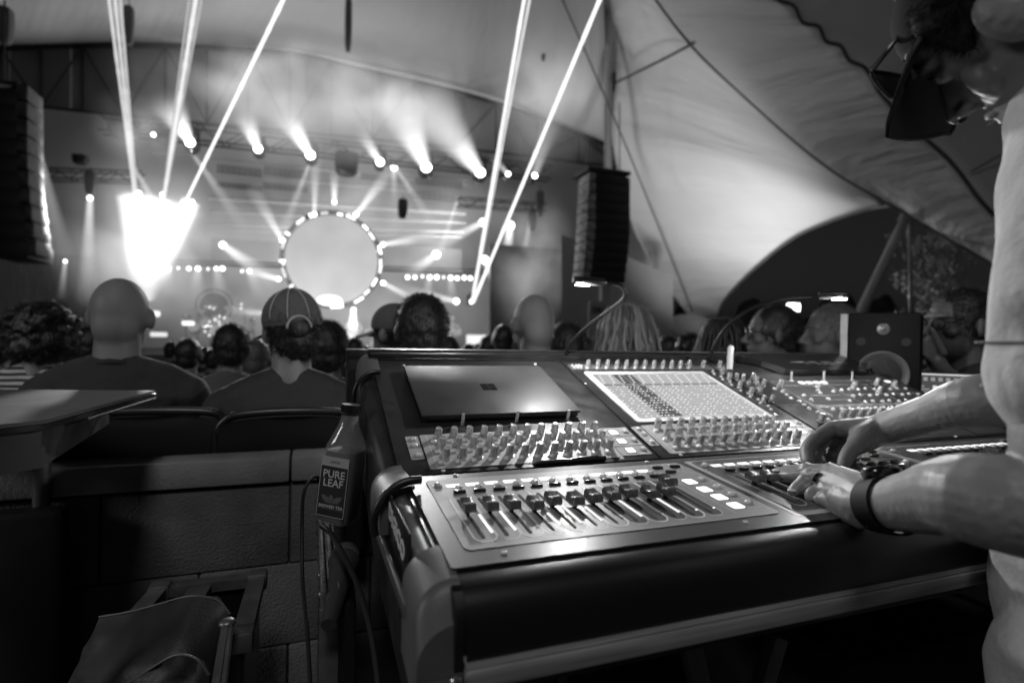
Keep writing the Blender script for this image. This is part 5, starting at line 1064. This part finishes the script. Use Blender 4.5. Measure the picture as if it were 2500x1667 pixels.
# blown-out glare of lamps and self-glowing smoke cones at the left of the stage
gl_=[(296,458,12),(318,445,12),(312,470,15),(375,448,11),(382,470,16),(425,468,14),(441,464,9),(350,500,26),(310,500,22),(395,505,24)]
for i,(x,y,r) in enumerate(gl_): fixture(x,y,19.2,r*.8,['leftmost top','second top','large left','middle top','large middle','right','rightmost top','lower left','lower middle','lower right'][i]+' overexposed lamp in the blown-out cluster left of the stage',emis=4,group='overexposed lamp cluster',body=False)
beam(V(338,690,19.0),V(352,440,18.9),rp(18,19),rp(150,19),.55,.3,'large blown-out wedge of glowing smoke at the left of the stage',2.4); beam(V(372,462,18.8),V(330,660,18.8),rp(95,19),rp(40,19),1.5,.2,'white core of the blown-out smoke wedge at the left of the stage',2.2)
beam(V(350,540,18.5),V(350,541+0,17.0),rp(10,19),rp(10,19),.01,1,'faint glare behind the blown-out wedge at the left of the stage')
beam(V(300,450,19.1),V(326,640,18.9),rp(30,19),rp(26,19),.9,.3,'left flank of the blown-out smoke wedge at the left of the stage',.8); beam(V(440,462,19.1),V(345,640,18.9),rp(22,19),rp(34,19),.9,.3,'right flank of the blown-out smoke wedge at the left of the stage',.8)
# smoke puffs that glow themselves in place of scattered stage light
def smoke(x,y,Y,rx,rz,ry,e,label,sc_=.5):
    p=V(x,y,Y); a=rp(rx,Y,x,y); c_=rp(rz,Y,x,y); m=bpy.data.materials.new('smoke'); m.use_nodes=True; n=m.node_tree; n.nodes.clear(); K=n.links
    tc=n.nodes.new('ShaderNodeTexCoord'); vm=n.nodes.new('ShaderNodeVectorMath'); vm.operation='DIVIDE'; vm.inputs[1].default_value=(a,ry,c_); K.new(tc.outputs['Object'],vm.inputs[0]); ln=n.nodes.new('ShaderNodeVectorMath'); ln.operation='LENGTH'; K.new(vm.outputs[0],ln.inputs[0])
    s=n.nodes.new('ShaderNodeMapRange'); s.interpolation_type='SMOOTHSTEP'; s.inputs[1].default_value=1; s.inputs[2].default_value=.1; s.inputs[3].default_value=0; s.inputs[4].default_value=1; K.new(ln.outputs[1],s.inputs[0])
    nz=n.nodes.new('ShaderNodeTexNoise'); nz.inputs['Scale'].default_value=sc_; nz.inputs['Detail'].default_value=4; K.new(tc.outputs['Object'],nz.inputs[0]); nr=n.nodes.new('ShaderNodeMapRange'); nr.inputs[1].default_value=.38; nr.inputs[2].default_value=.66; nr.inputs[3].default_value=.12; nr.inputs[4].default_value=1.8; K.new(nz.outputs[0],nr.inputs[0])
    mu=n.nodes.new('ShaderNodeMath'); mu.operation='MULTIPLY'; K.new(s.outputs[0],mu.inputs[0]); K.new(nr.outputs[0],mu.inputs[1]); m2=n.nodes.new('ShaderNodeMath'); m2.operation='MULTIPLY'; m2.inputs[1].default_value=e/ry; K.new(mu.outputs[0],m2.inputs[0])
    em=n.nodes.new('ShaderNodeEmission'); K.new(m2.outputs[0],em.inputs[1]); o=n.nodes.new('ShaderNodeOutputMaterial'); K.new(em.outputs[0],o.inputs[1])
    b=MB(); b.add(sph(a,ry,c_,24,16)); ob_=bpy.data.objects.new('stage_smoke',b.mesh('stage_smoke',m,ang=180)); col.objects.link(ob_); ob_.location=p; ROOT[ob_]=p; tag(ob_,label,'smoke',kind='stuff'); return ob_
smoke(770,540,22.5,620,330,4,.30,'glowing smoke filling the back of the stage',.35)
smoke(760,250,15.2,460,170,2.5,.42,'glowing smoke drifting above the moving head lights',.5)
smoke(1225,600,17.4,120,190,.9,.20,'grey smoke in front of the right stage curtain',.7)
smoke(1250,230,15.6,150,180,2,.22,'thin smoke round the right laser beams',.6)
smoke(350,560,17.5,260,260,2,.45,'bright smoke round the blown-out lamps',.5)
smoke(560,190,15.3,200,90,1.2,.30,'thick smoke plume above the second moving head',1.1)
smoke(880,240,15.3,170,110,1.2,.22,'thick smoke plume above the widest beams',1.2)
smoke(660,140,15.0,260,70,1.2,.25,'thin smoke under the tent roof',.9)
smoke(330,300,15.6,150,120,1.2,.22,'smoke drifting past the left laser beams',1.2)
smoke(780,740,20,520,110,2.5,.16,'low smoke along the stage floor',.6)
# backdrop pipes and video panels
bp=mat('pale_pipe',.28,.5)
for i,(x0,y0,x1,y1,r) in enumerate(((470,363,1080,425,.05),(470,395,1075,452,.04),(480,455,1070,490,.10),(480,486,1070,512,.06),(480,515,1065,533,.05),(490,528,1060,545,.03),(930,398,1075,415,.06),(350,350,480,356,.05))):
    b=MB(); b.add(tube([V(x0,y0,24),V(x1,y1,24)],r,8)); solo('lighting_pipe',b,bp,['highest','second','broad third','fourth','fifth','thin sixth','short right','short left'][i]+' pale horizontal pipe behind the ring','pipe','horizontal pipes at the back of the stage',loc=V(x0,y0,24))
pm=mat('led_panel',.14,.5); pe=mat('panel_edge',.05,.5)
def panel(x0,y0,x1,y1,lab):
    a=V(x0,y0,23.7); c_=V(x1,y1,23.7); t=thing('led_panel',a,lab,'led panel','hanging panels at the back of the stage'); k=.10
    b=MB(); b.add(box(a.x,c_.x,23.7,23.78,c_.z,a.z)); b.build('face',pm,t)
    b=MB(); n_=8
    for i in range(n_+1): xx=a.x+(c_.x-a.x)*i/n_; b.add(box(xx-.02,xx+.02,23.66,23.69,c_.z,a.z))
    b.add(box(a.x,c_.x,23.65,23.685,a.z-.04,a.z)); b.add(box(a.x,c_.x,23.65,23.685,c_.z,c_.z+.04)); b.build('frame',pe,t)
for i,(x0,y0,x1,y1) in enumerate(((500,378,600,408),(608,382,700,412),(500,418,600,440),(606,420,705,444),(955,408,1060,436),(945,440,1050,468),(830,400,930,424))): panel(x0,y0,x1,y1,['upper left','upper middle','lower left','lower middle','upper right','lower right','centre right'][i]+' dark lattice panel hanging behind the ring')
b=MB(); a,c_=V(485,545,24.5),V(645,604,24.5); b.add(box(a.x,c_.x,24.5,24.6,c_.z,a.z)); solo('backdrop_panel',b,mat('dark_backdrop',.09,.8),'dark backdrop panel left of the ring','backdrop',loc=a)
b=MB(); a,c_=V(885,560,24.5),V(1060,628,24.5); b.add(box(a.x,c_.x,24.5,24.6,c_.z,a.z)); solo('backdrop_panel',b,mat('dark_backdrop',.09,.8),'dark backdrop panel right of the ring','backdrop',loc=a)
b=MB(); a,c_=V(1128,560,18.6),V(1330,840,18.6); b.add(box(a.x,c_.x,18.6,18.7,max(c_.z,0),a.z)); solo('side_curtain',b,mat('dark_curtain',.14,.8,bump=(6,1,.1),stretch=(6,1,.2)),'dark curtain closing the right side of the stage','curtain',loc=a)
b=MB(); a,c_=V(-300,560,23.5),V(215,840,23.5); b.add(box(a.x,c_.x,23.5,23.6,max(c_.z,0),a.z)); solo('side_curtain',b,mat('dark_curtain'),'dark curtain closing the left side of the stage','curtain',loc=a)
# hoists and small rig pieces
for x,y,Y,w_,h_,lb in ((208,420,18.5,26,62,'dark chain hoist bag hanging at the left of the stage'),(185,368,18,36,26,'square motor box above the left hoist bag'),(796,378,17.2,54,52,'big black projector box in the middle of the main truss'),(1222,505,18.5,18,44,'small dark hoist bag at the right of the stage'),(1240,468,18.6,16,52,'narrow hoist motor above the right bag'),(925,480,19.5,22,44,'dark lamp body hanging right of the ring'),(285,300,17,70,44,'cluster of dark moving lights at the left end of the truss'),(380,312,17,44,30,'dark moving light beside the left cluster'),(800,60,14,16,120,'long dark drape hanging from the canopy'),(1248,125,15.5,7,28,'small dark fixture hanging from the canopy'),(1410,188,15,7,38,'dark bracket on the right mast'),(10,60,12,40,100,'dark drape hanging at the upper left'),(296,60,14,24,100,'thin drape behind the leftmost lasers')):
    p=V(x,y,Y); a=rp(w_/2*K_,Y,x,y); c_=rp(h_/2*K_,Y,x,y); b=MB(); b.add(sq_lathe([(a*.6,-c_,3),(a*.9,-c_*.7,4),(a,c_*.2,5),(a*.95,c_*.9,5),(a*.7,c_,4)],16),Matrix.Translation(p)); b.add(tube([p+Vector((0,0,c_*.9)),p+Vector((0,0,c_*1.4))],a*.12,6))
    dm=mat('dim_drape',.14,.8) if 'drape' in lb else dks
    solo('rig_box',b,dm,lb,'rigging',loc=p)
# line arrays
def array(cols,Y,label,side):
    t=thing('line_array',V(cols[0][0],cols[0][2],Y),label,'loudspeaker array','hanging line arrays')
    n_=len(cols)
    for i,(x0,x1,y0,y1,xg) in enumerate(cols):
        a,c_=V(x0,y0,Y),V(x1,y1,Y); b=MB(); zb=V(x0,y1,Y).z; b.add(box(a.x,c_.x,Y,Y+.9,zb-.001,a.z-.001,.006)); m_=b.build('cabinet',mat('array_black',.016,.5),t)
        g0,g1=V(min(xg,x0) if side<0 else x1,y0,Y),V(x0 if side<0 else max(xg,x1),y1,Y)
        b=MB(); zb=V(x0 if side<0 else x1,y1,Y).z; zt_=V(x0 if side<0 else x1,y0,Y).z; b.add(box(g0.x,g1.x-.006,Y-.03,Y+.5,zb+.015,zt_-.008,.01)); 
        b.build('grille',mat('array_grille',.30,.45,metal=.3,noi=(7,.85),stretch=(1,1,2)) if side<0 else mat('array_grille_dark',.07,.5,noi=(7,.85)),m_)
    b=MB(); x0,x1,y0=cols[0][0],cols[0][1],cols[0][2]; a,c_=V(x0-14 if side<0 else x0,y0-10,Y),V(x1+2,y0-3,Y); b.add(box(a.x,c_.x,Y+.02,Y+.85,c_.z,a.z,.01)); b.build('rigging_frame',dks,t)
    for q in (.3,.7):
        b=MB(); xx=x0+(x1-x0)*q; b.add(tube([V(xx,y0-6,Y+.4),V(xx,y0-160,Y+.4)],.012,6)); b.build('chain',dks,t)
cR=[]; 
for i in range(11):
    u=i/10; sh=-11*max(0,u-.45)**1.6/.55**1.6*1.15; y0=398+22.4*i; cR.append((1367+sh,1447+sh*.9,y0,y0+22.2,1353+sh*1.2-6*math.sin(PI*u)))
array(cR,10.5,'curved black line array hanging at the right of the stage',-1)
cL=[]
for i in range(10):
    u=i/9; sh=28*max(0,u-.35)**1.7/.65**1.7; y0=192+39.5*i; cL.append((-60+sh,38+sh*.9,y0,y0+39,66+sh*.7))
array(cL,9.6,'large line array cut off at the upper left edge',1)
# stage deck, monitors and band
sd=MB(); a,c_=V(120,812,18.5),V(1300,812,18.5); sd.add(box(a.x-3,c_.x+1,18.5,28,0,a.z,.02)); o=solo('stage_platform',sd,mat('stage_deck',.06,.4),'low black stage platform under the band','stage',loc=a)
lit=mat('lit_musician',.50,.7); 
def musician(x,y,Y,label,arm=1,yaw=PI,e=0):
    p=V(x,y,Y); t=thing('person',(p.x,p.y,1.0),label,'person','musicians on the stage'); M=Matrix.Translation(p)@Rz(yaw); b=MB(); head_parts(b,M,1.0,False); torso_parts(b,M,1,.9,arms=False)
    b.add(limb([(-.19,0,-.25),(-.30,.08,-.48),(-.08,.26,-.50)],[.055,.045,.035],4,10),M); b.add(limb([(.19,0,-.25),(.36,.1,-.38),(.52,.22,-.30)],[.055,.045,.035],4,10),M)
    for q in (-1,1): b.add(limb([(q*.09,0,-.80),(q*.14,.03,-1.15),(q*.16,0,-1.52)],[.09,.07,.05],4,10),M)
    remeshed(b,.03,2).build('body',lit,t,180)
    g=thing('guitar',M@Vector((0,.2,-.5)),'guitar held by the '+label.split(' with')[0].split(' on ')[0].split(' at ')[0],'guitar','guitars on the stage'); b=MB(); b.add(sph(.20,.05,.15,16,10),M@T(-.08,.28,-.55)); b.add(sph(.15,.05,.12,16,10),M@T(.06,.28,-.50)); b.add(box(.10,.75,.26,.29,-.49,-.44,.005),M@Ry(R(-12))@T(0,0,.02)); b.build('guitar_body',mat('guitar_pale',.6,.3),g)
    return t
musician(813,728,19.5,'brightly lit guitarist below the ring at centre stage'); musician(862,740,20.5,'second guitarist just right of centre stage'); musician(1040,733,20,'guitarist in white at the right of the stage',); musician(1020,745,21,'musician beside the guitarist in white')
musician(890,750,22,'dim musician between the two caps in front')
beam(V(812,712,19.3),V(808,800,19.2),rp(6,19),rp(30,19),1.6,.4,'white glowing cone over the centre guitarist')  # self-glowing cone in place of a spotlight pool
# drum kit
dc=V(505,745,21); dk_=thing('drum_kit',(dc.x,dc.y,dc.z-.5),'sparkling drum kit with cymbals and a round gong at the left of the stage','drum kit')
dm_=mat('drum_shell',.35,.2,metal=.7)
for dx,dy,dz,r,h in ((0,0,-.35,.30,.45),(-.45,.1,.0,.17,.28),(-.12,.1,.12,.15,.24),(.22,.1,.12,.15,.24),(.6,0,-.2,.20,.40),(-.8,.1,-.15,.18,.3),(.95,.1,-.1,.18,.3)):
    b=MB(); b.add(cyl(r,-h/2,h/2,20),Matrix.Translation(dc+Vector((dx,dy,dz)))@Rx(R(75))); b.build('drum',dm_,dk_)
for dx,dz,r in ((-.7,.45,.24),(-.3,.62,.2),(.35,.6,.22),(.8,.42,.26),(1.1,.2,.2),(-1.05,.25,.2)):
    b=MB(); b.add(lathe([(r,0),(r*.3,.03),(.03,.06)],20),Matrix.Translation(dc+Vector((dx,0,dz)))@Rx(R(25))); b.build('cymbal',mat('cymbal',.6,.15,metal=1),dk_); b=MB(); b.add(tube([dc+Vector((dx,.02,dz)),dc+Vector((dx,.05,-.9))],.015,6)); b.build('stand',steel,dk_)
gc=V(492,702,22); b=MB(); b.add(cyl(.48,-.03,.03,28),Matrix.Translation(gc)@Rx(R(90))); b.add(tube([gc+Vector((.6*math.cos(2*PI*k/32),0,.6*math.sin(2*PI*k/32))) for k in range(33)],.03,6)); b.build('gong',mat('gong_dark',.05,.4,metal=.6),dk_)
for i in range(26):
    r_=random.Random(i); b=MB(); b.add(sph(.02,.02,.02,8,6),Matrix.Translation(V(458+r_.random()*100,698+r_.random()*75,20.5))); b.build('glint_dot',glow('sparkle',4),dk_)  # small glowing balls put in as glints on the drums
# blocks made to glow in place of lit gear and edges on stage
for i,(x,y,w_,h_,e_,lb) in enumerate(((430,742,22,9,1.6,'glowing keyboard edge left of the drums'),(515,883,26,10,1.2,'glowing floor monitor low left of the capped man'),(352,720,18,12,1.2,'small glowing amplifier right of the bald man head'),(362,768,30,10,.9,'glowing case edge right of the bald man'),(200,790,22,20,1.6,'glowing stage edge left of the bald man'),(1100,780,60,26,1.0,'pale floor glow at the right of the stage'),(985,800,40,14,1.2,'glowing stage apron right of the black-haired man'))):
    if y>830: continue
    p=V(x,y,18.6); b=MB(); b.add(box(-rp(w_/2,18.6),rp(w_/2,18.6),0,.3,-rp(h_/2,18.6),rp(h_/2,18.6),.03),Matrix.Translation(p)); solo('glow_block',b,glow('glow_block_%.1f'%e_,e_),lb,'stage lamp',loc=p)
# ================================================================ OUTSIDE RIGHT
b=MB(); q=[V(1290,540,15),V(1412,578,15),V(1546,633,15),V(1546,760,15),V(1546,900,15),V(1290,900,15)]; 
b.v=[tuple(p) for p in q]+[tuple(p+Vector((.6,1.2,0))) for p in q]; k=6; b.f=[tuple(range(k-1,-1,-1)),tuple(range(k,2*k))]+[(i,(i+1)%k,k+(i+1)%k,k+i) for i in range(k)]; b.m=[0]*len(b.f)
bd_=solo('stage_trailer',b,mat('trailer_grey',.22,.6,noi=(1,.1)),'dark grey stage side building with a sloping roof at the right of the stage','building',loc=q[5])
# sign
s0,s1=V(1352,690,12),V(1478,800,12); sg_=thing('notice_board',s0,'white framed notice board with dark lettering behind the fair-haired woman','sign')
b=MB(); x0_,x1_,z0_,z1_=s0.x,s1.x,s1.z,s0.z; b.add(prism(rrect(0,x1_-x0_,0,z1_-z0_,.12),-.03,.03),Matrix.Translation((x0_,12,z0_))@Rx(R(90))); b.build('board',mat('sign_white',.34,.6),sg_,30)
b=MB(); b.add(text('DIGITAL',.22,.01,bold=.008),Matrix.Translation((x0_+.10,11.95,z1_-.32))@Rx(R(90))); b.build('lettering',mat('sign_ink',.03,.6),sg_)
b=MB(); a,c_=V(1384,655,12.2),V(1412,715,12.2); b.add(box(a.x,c_.x,12.2,12.4,c_.z-1.2,a.z+.1,.03)); solo('white_column',b,mat('sign_white'),'pale vertical column hanging under the right line array','column',loc=a)
# marquee dome
dc=V(1577,800,16); b=MB(); b.add(sph(rp(66*K_,16,1577),1.5,rp(64*K_,16,1577),28,16),Matrix.Translation(dc)); solo('small_marquee',b,mat('marquee_grey',.22,.7),'small rounded grey marquee behind the fair-haired woman','marquee',loc=dc)
# street lamp
lp=V(1822,706,28); sl=thing('street_lamp',(lp.x,lp.y,0),'lit square street lamp on a pole in the dark beyond the tent','street lamp')
b=MB(); b.add(box(-.32,.32,-.3,.3,-.28,.26,.08),Matrix.Translation(lp)); b.build('lamp_head',glow('street_glow',7),sl); b=MB(); b.add(cyl(.06,0,lp.z-.3,10),T(lp.x,lp.y)); b.build('pole',steel,sl)
l=bpy.data.lights.new('street_light','POINT'); l.energy=2500; l.shadow_soft_size=.3; lo=bpy.data.objects.new('street_light',l); col.objects.link(lo); lo.parent=sl; lo.location=(0,-.6,lp.z)
for x,y in ((1820,742),(1821,772)): b=MB(); b.add(sph(.10,.1,.10,10,8),Matrix.Translation(V(x,y,27))); b.build('collar_light',glow('dim_glow',1.0),sl)
b=MB(); b.add(sph(.09,.09,.09,12,8),Matrix.Translation(V(2133,752,20))); solo('distant_lamp',b,glow('dist',3),'tiny distant lamp beside the studio loudspeaker','lamp',loc=V(2133,752,20))
# tree
tb_=V(2160,800,24); tr_=thing('leafy_tree',(tb_.x,tb_.y,0),'leafy tree faintly lit in the night beyond the arched opening','tree')
b=MB(); b.add(tube([Vector((tb_.x,tb_.y,0)),Vector((tb_.x-.1,tb_.y,1.6)),Vector((tb_.x+.1,tb_.y,3.6)),Vector((tb_.x,tb_.y,5.4))],[.22,.18,.12,.05],10)); b.build('trunk',mat('bark',.05,.9),tr_)
b=MB(); rt_=random.Random(11)
for c in range(46):
    cx=V(rt_.gauss(2155,48),rt_.uniform(525,760),rt_.uniform(22.5,26)); 
    b.add(tube([Vector((tb_.x,tb_.y,1.5+rt_.random()*3)),cx],[.04,.012],4),None,1)
    for i in range(70):
        p=cx+Vector((rt_.gauss(0,.42),rt_.gauss(0,.4),rt_.gauss(0,.34))); s_=rt_.uniform(.05,.10); a=Euler((rt_.random()*6,rt_.random()*6,rt_.random()*6)).to_matrix()
        n0=len(b.v); b.v+=[tuple(p+a@Vector(q)) for q in ((-s_,0,0),(0,-s_*.5,0),(s_,0,0),(0,s_*.5,0))]; b.f.append((n0,n0+1,n0+2,n0+3)); b.m.append(0)
b.build('crown',[mat('leaves',.13,.5,noi=(2,.5)),mat('bark')],tr_,180)
# far treeline
b=MB(); rt_=random.Random(5)
for i in range(26):
    p=V(1640+i*32,790,45); h=rt_.uniform(2.0,4.5); b.add(sph(rt_.uniform(1.4,2.6),1.4,h,12,8),Matrix.Translation((p.x,p.y+rt_.uniform(0,5),h*.7)))
tl=remeshed(b,.25,1,disp=lambda v:v+Vector((1,1,1))*.5*noise.noise(v*1.1)); o=solo('distant_trees',tl,mat('far_foliage',.035,.9,noi=(1.5,.6)),'dark far-off tree line beyond the tent opening','trees',kind='stuff',ang=180)
# ================================================================ STAGE LIGHTING (rig lamps, washes, and unseen fill lamps added)
def lamp(kind,name,p,e,size=.3,to=None,ang=60,blend=.6):
    l=bpy.data.lights.new(name,kind); l.energy=e; l.shadow_soft_size=size
    if kind=='SPOT': l.spot_size=R(ang); l.spot_blend=blend
    o=bpy.data.objects.new(name,l); col.objects.link(o); o.location=p
    if to is not None: o.rotation_euler=(Vector(to)-Vector(p)).to_track_quat('-Z','Y').to_euler()
    return o
lamp('SPOT','canopy_wash_light',V(1600,775,12.2),900,.3,V(1700,520,13),125,1)
lamp('SPOT','canopy_wash_light',V(760,500,17.0),190,.5,V(760,40,13),120,1)
lamp('SPOT','canopy_wash_light',V(1150,600,16.5),330,.5,V(1500,200,13),100,1)
lamp('SPOT','canopy_wash_light',V(350,560,17),120,.5,V(250,60,13),100,1)
lamp('SPOT','front_wash_light',V(340,500,18.3),2600,.4,(-1,1.5,1.2),50,.8)
lamp('SPOT','front_wash_light',V(980,385,16.3),2200,.3,(1.2,1.5,1.2),50,.8)
lamp('POINT','stage_fill_light',V(760,640,22.5),550,.8)
lamp('POINT','stage_fill_light',V(1050,560,23),260,.6)

lamp('SPOT','performer_spot',V(812,560,15.5),420,.2,V(812,760,19.5),40,.8); lamp('SPOT','performer_spot',V(1040,560,15.5),380,.2,V(1030,770,20),40,.8)
hl_=lamp('AREA','added_fill_light',(-.8,-3.4,5.6),80,1,(.4,.6,.9)); hl_.data.shape='DISK'; hl_.data.size=1.2  # unseen lamp added behind the camera to brighten wall and engineer
h2_=lamp('AREA','added_fill_light',(-4.0,-.4,2.4),32,1,(.3,-.4,1.2)); h2_.data.shape='DISK'; h2_.data.size=.8  # second unseen lamp added at left to brighten face and console side
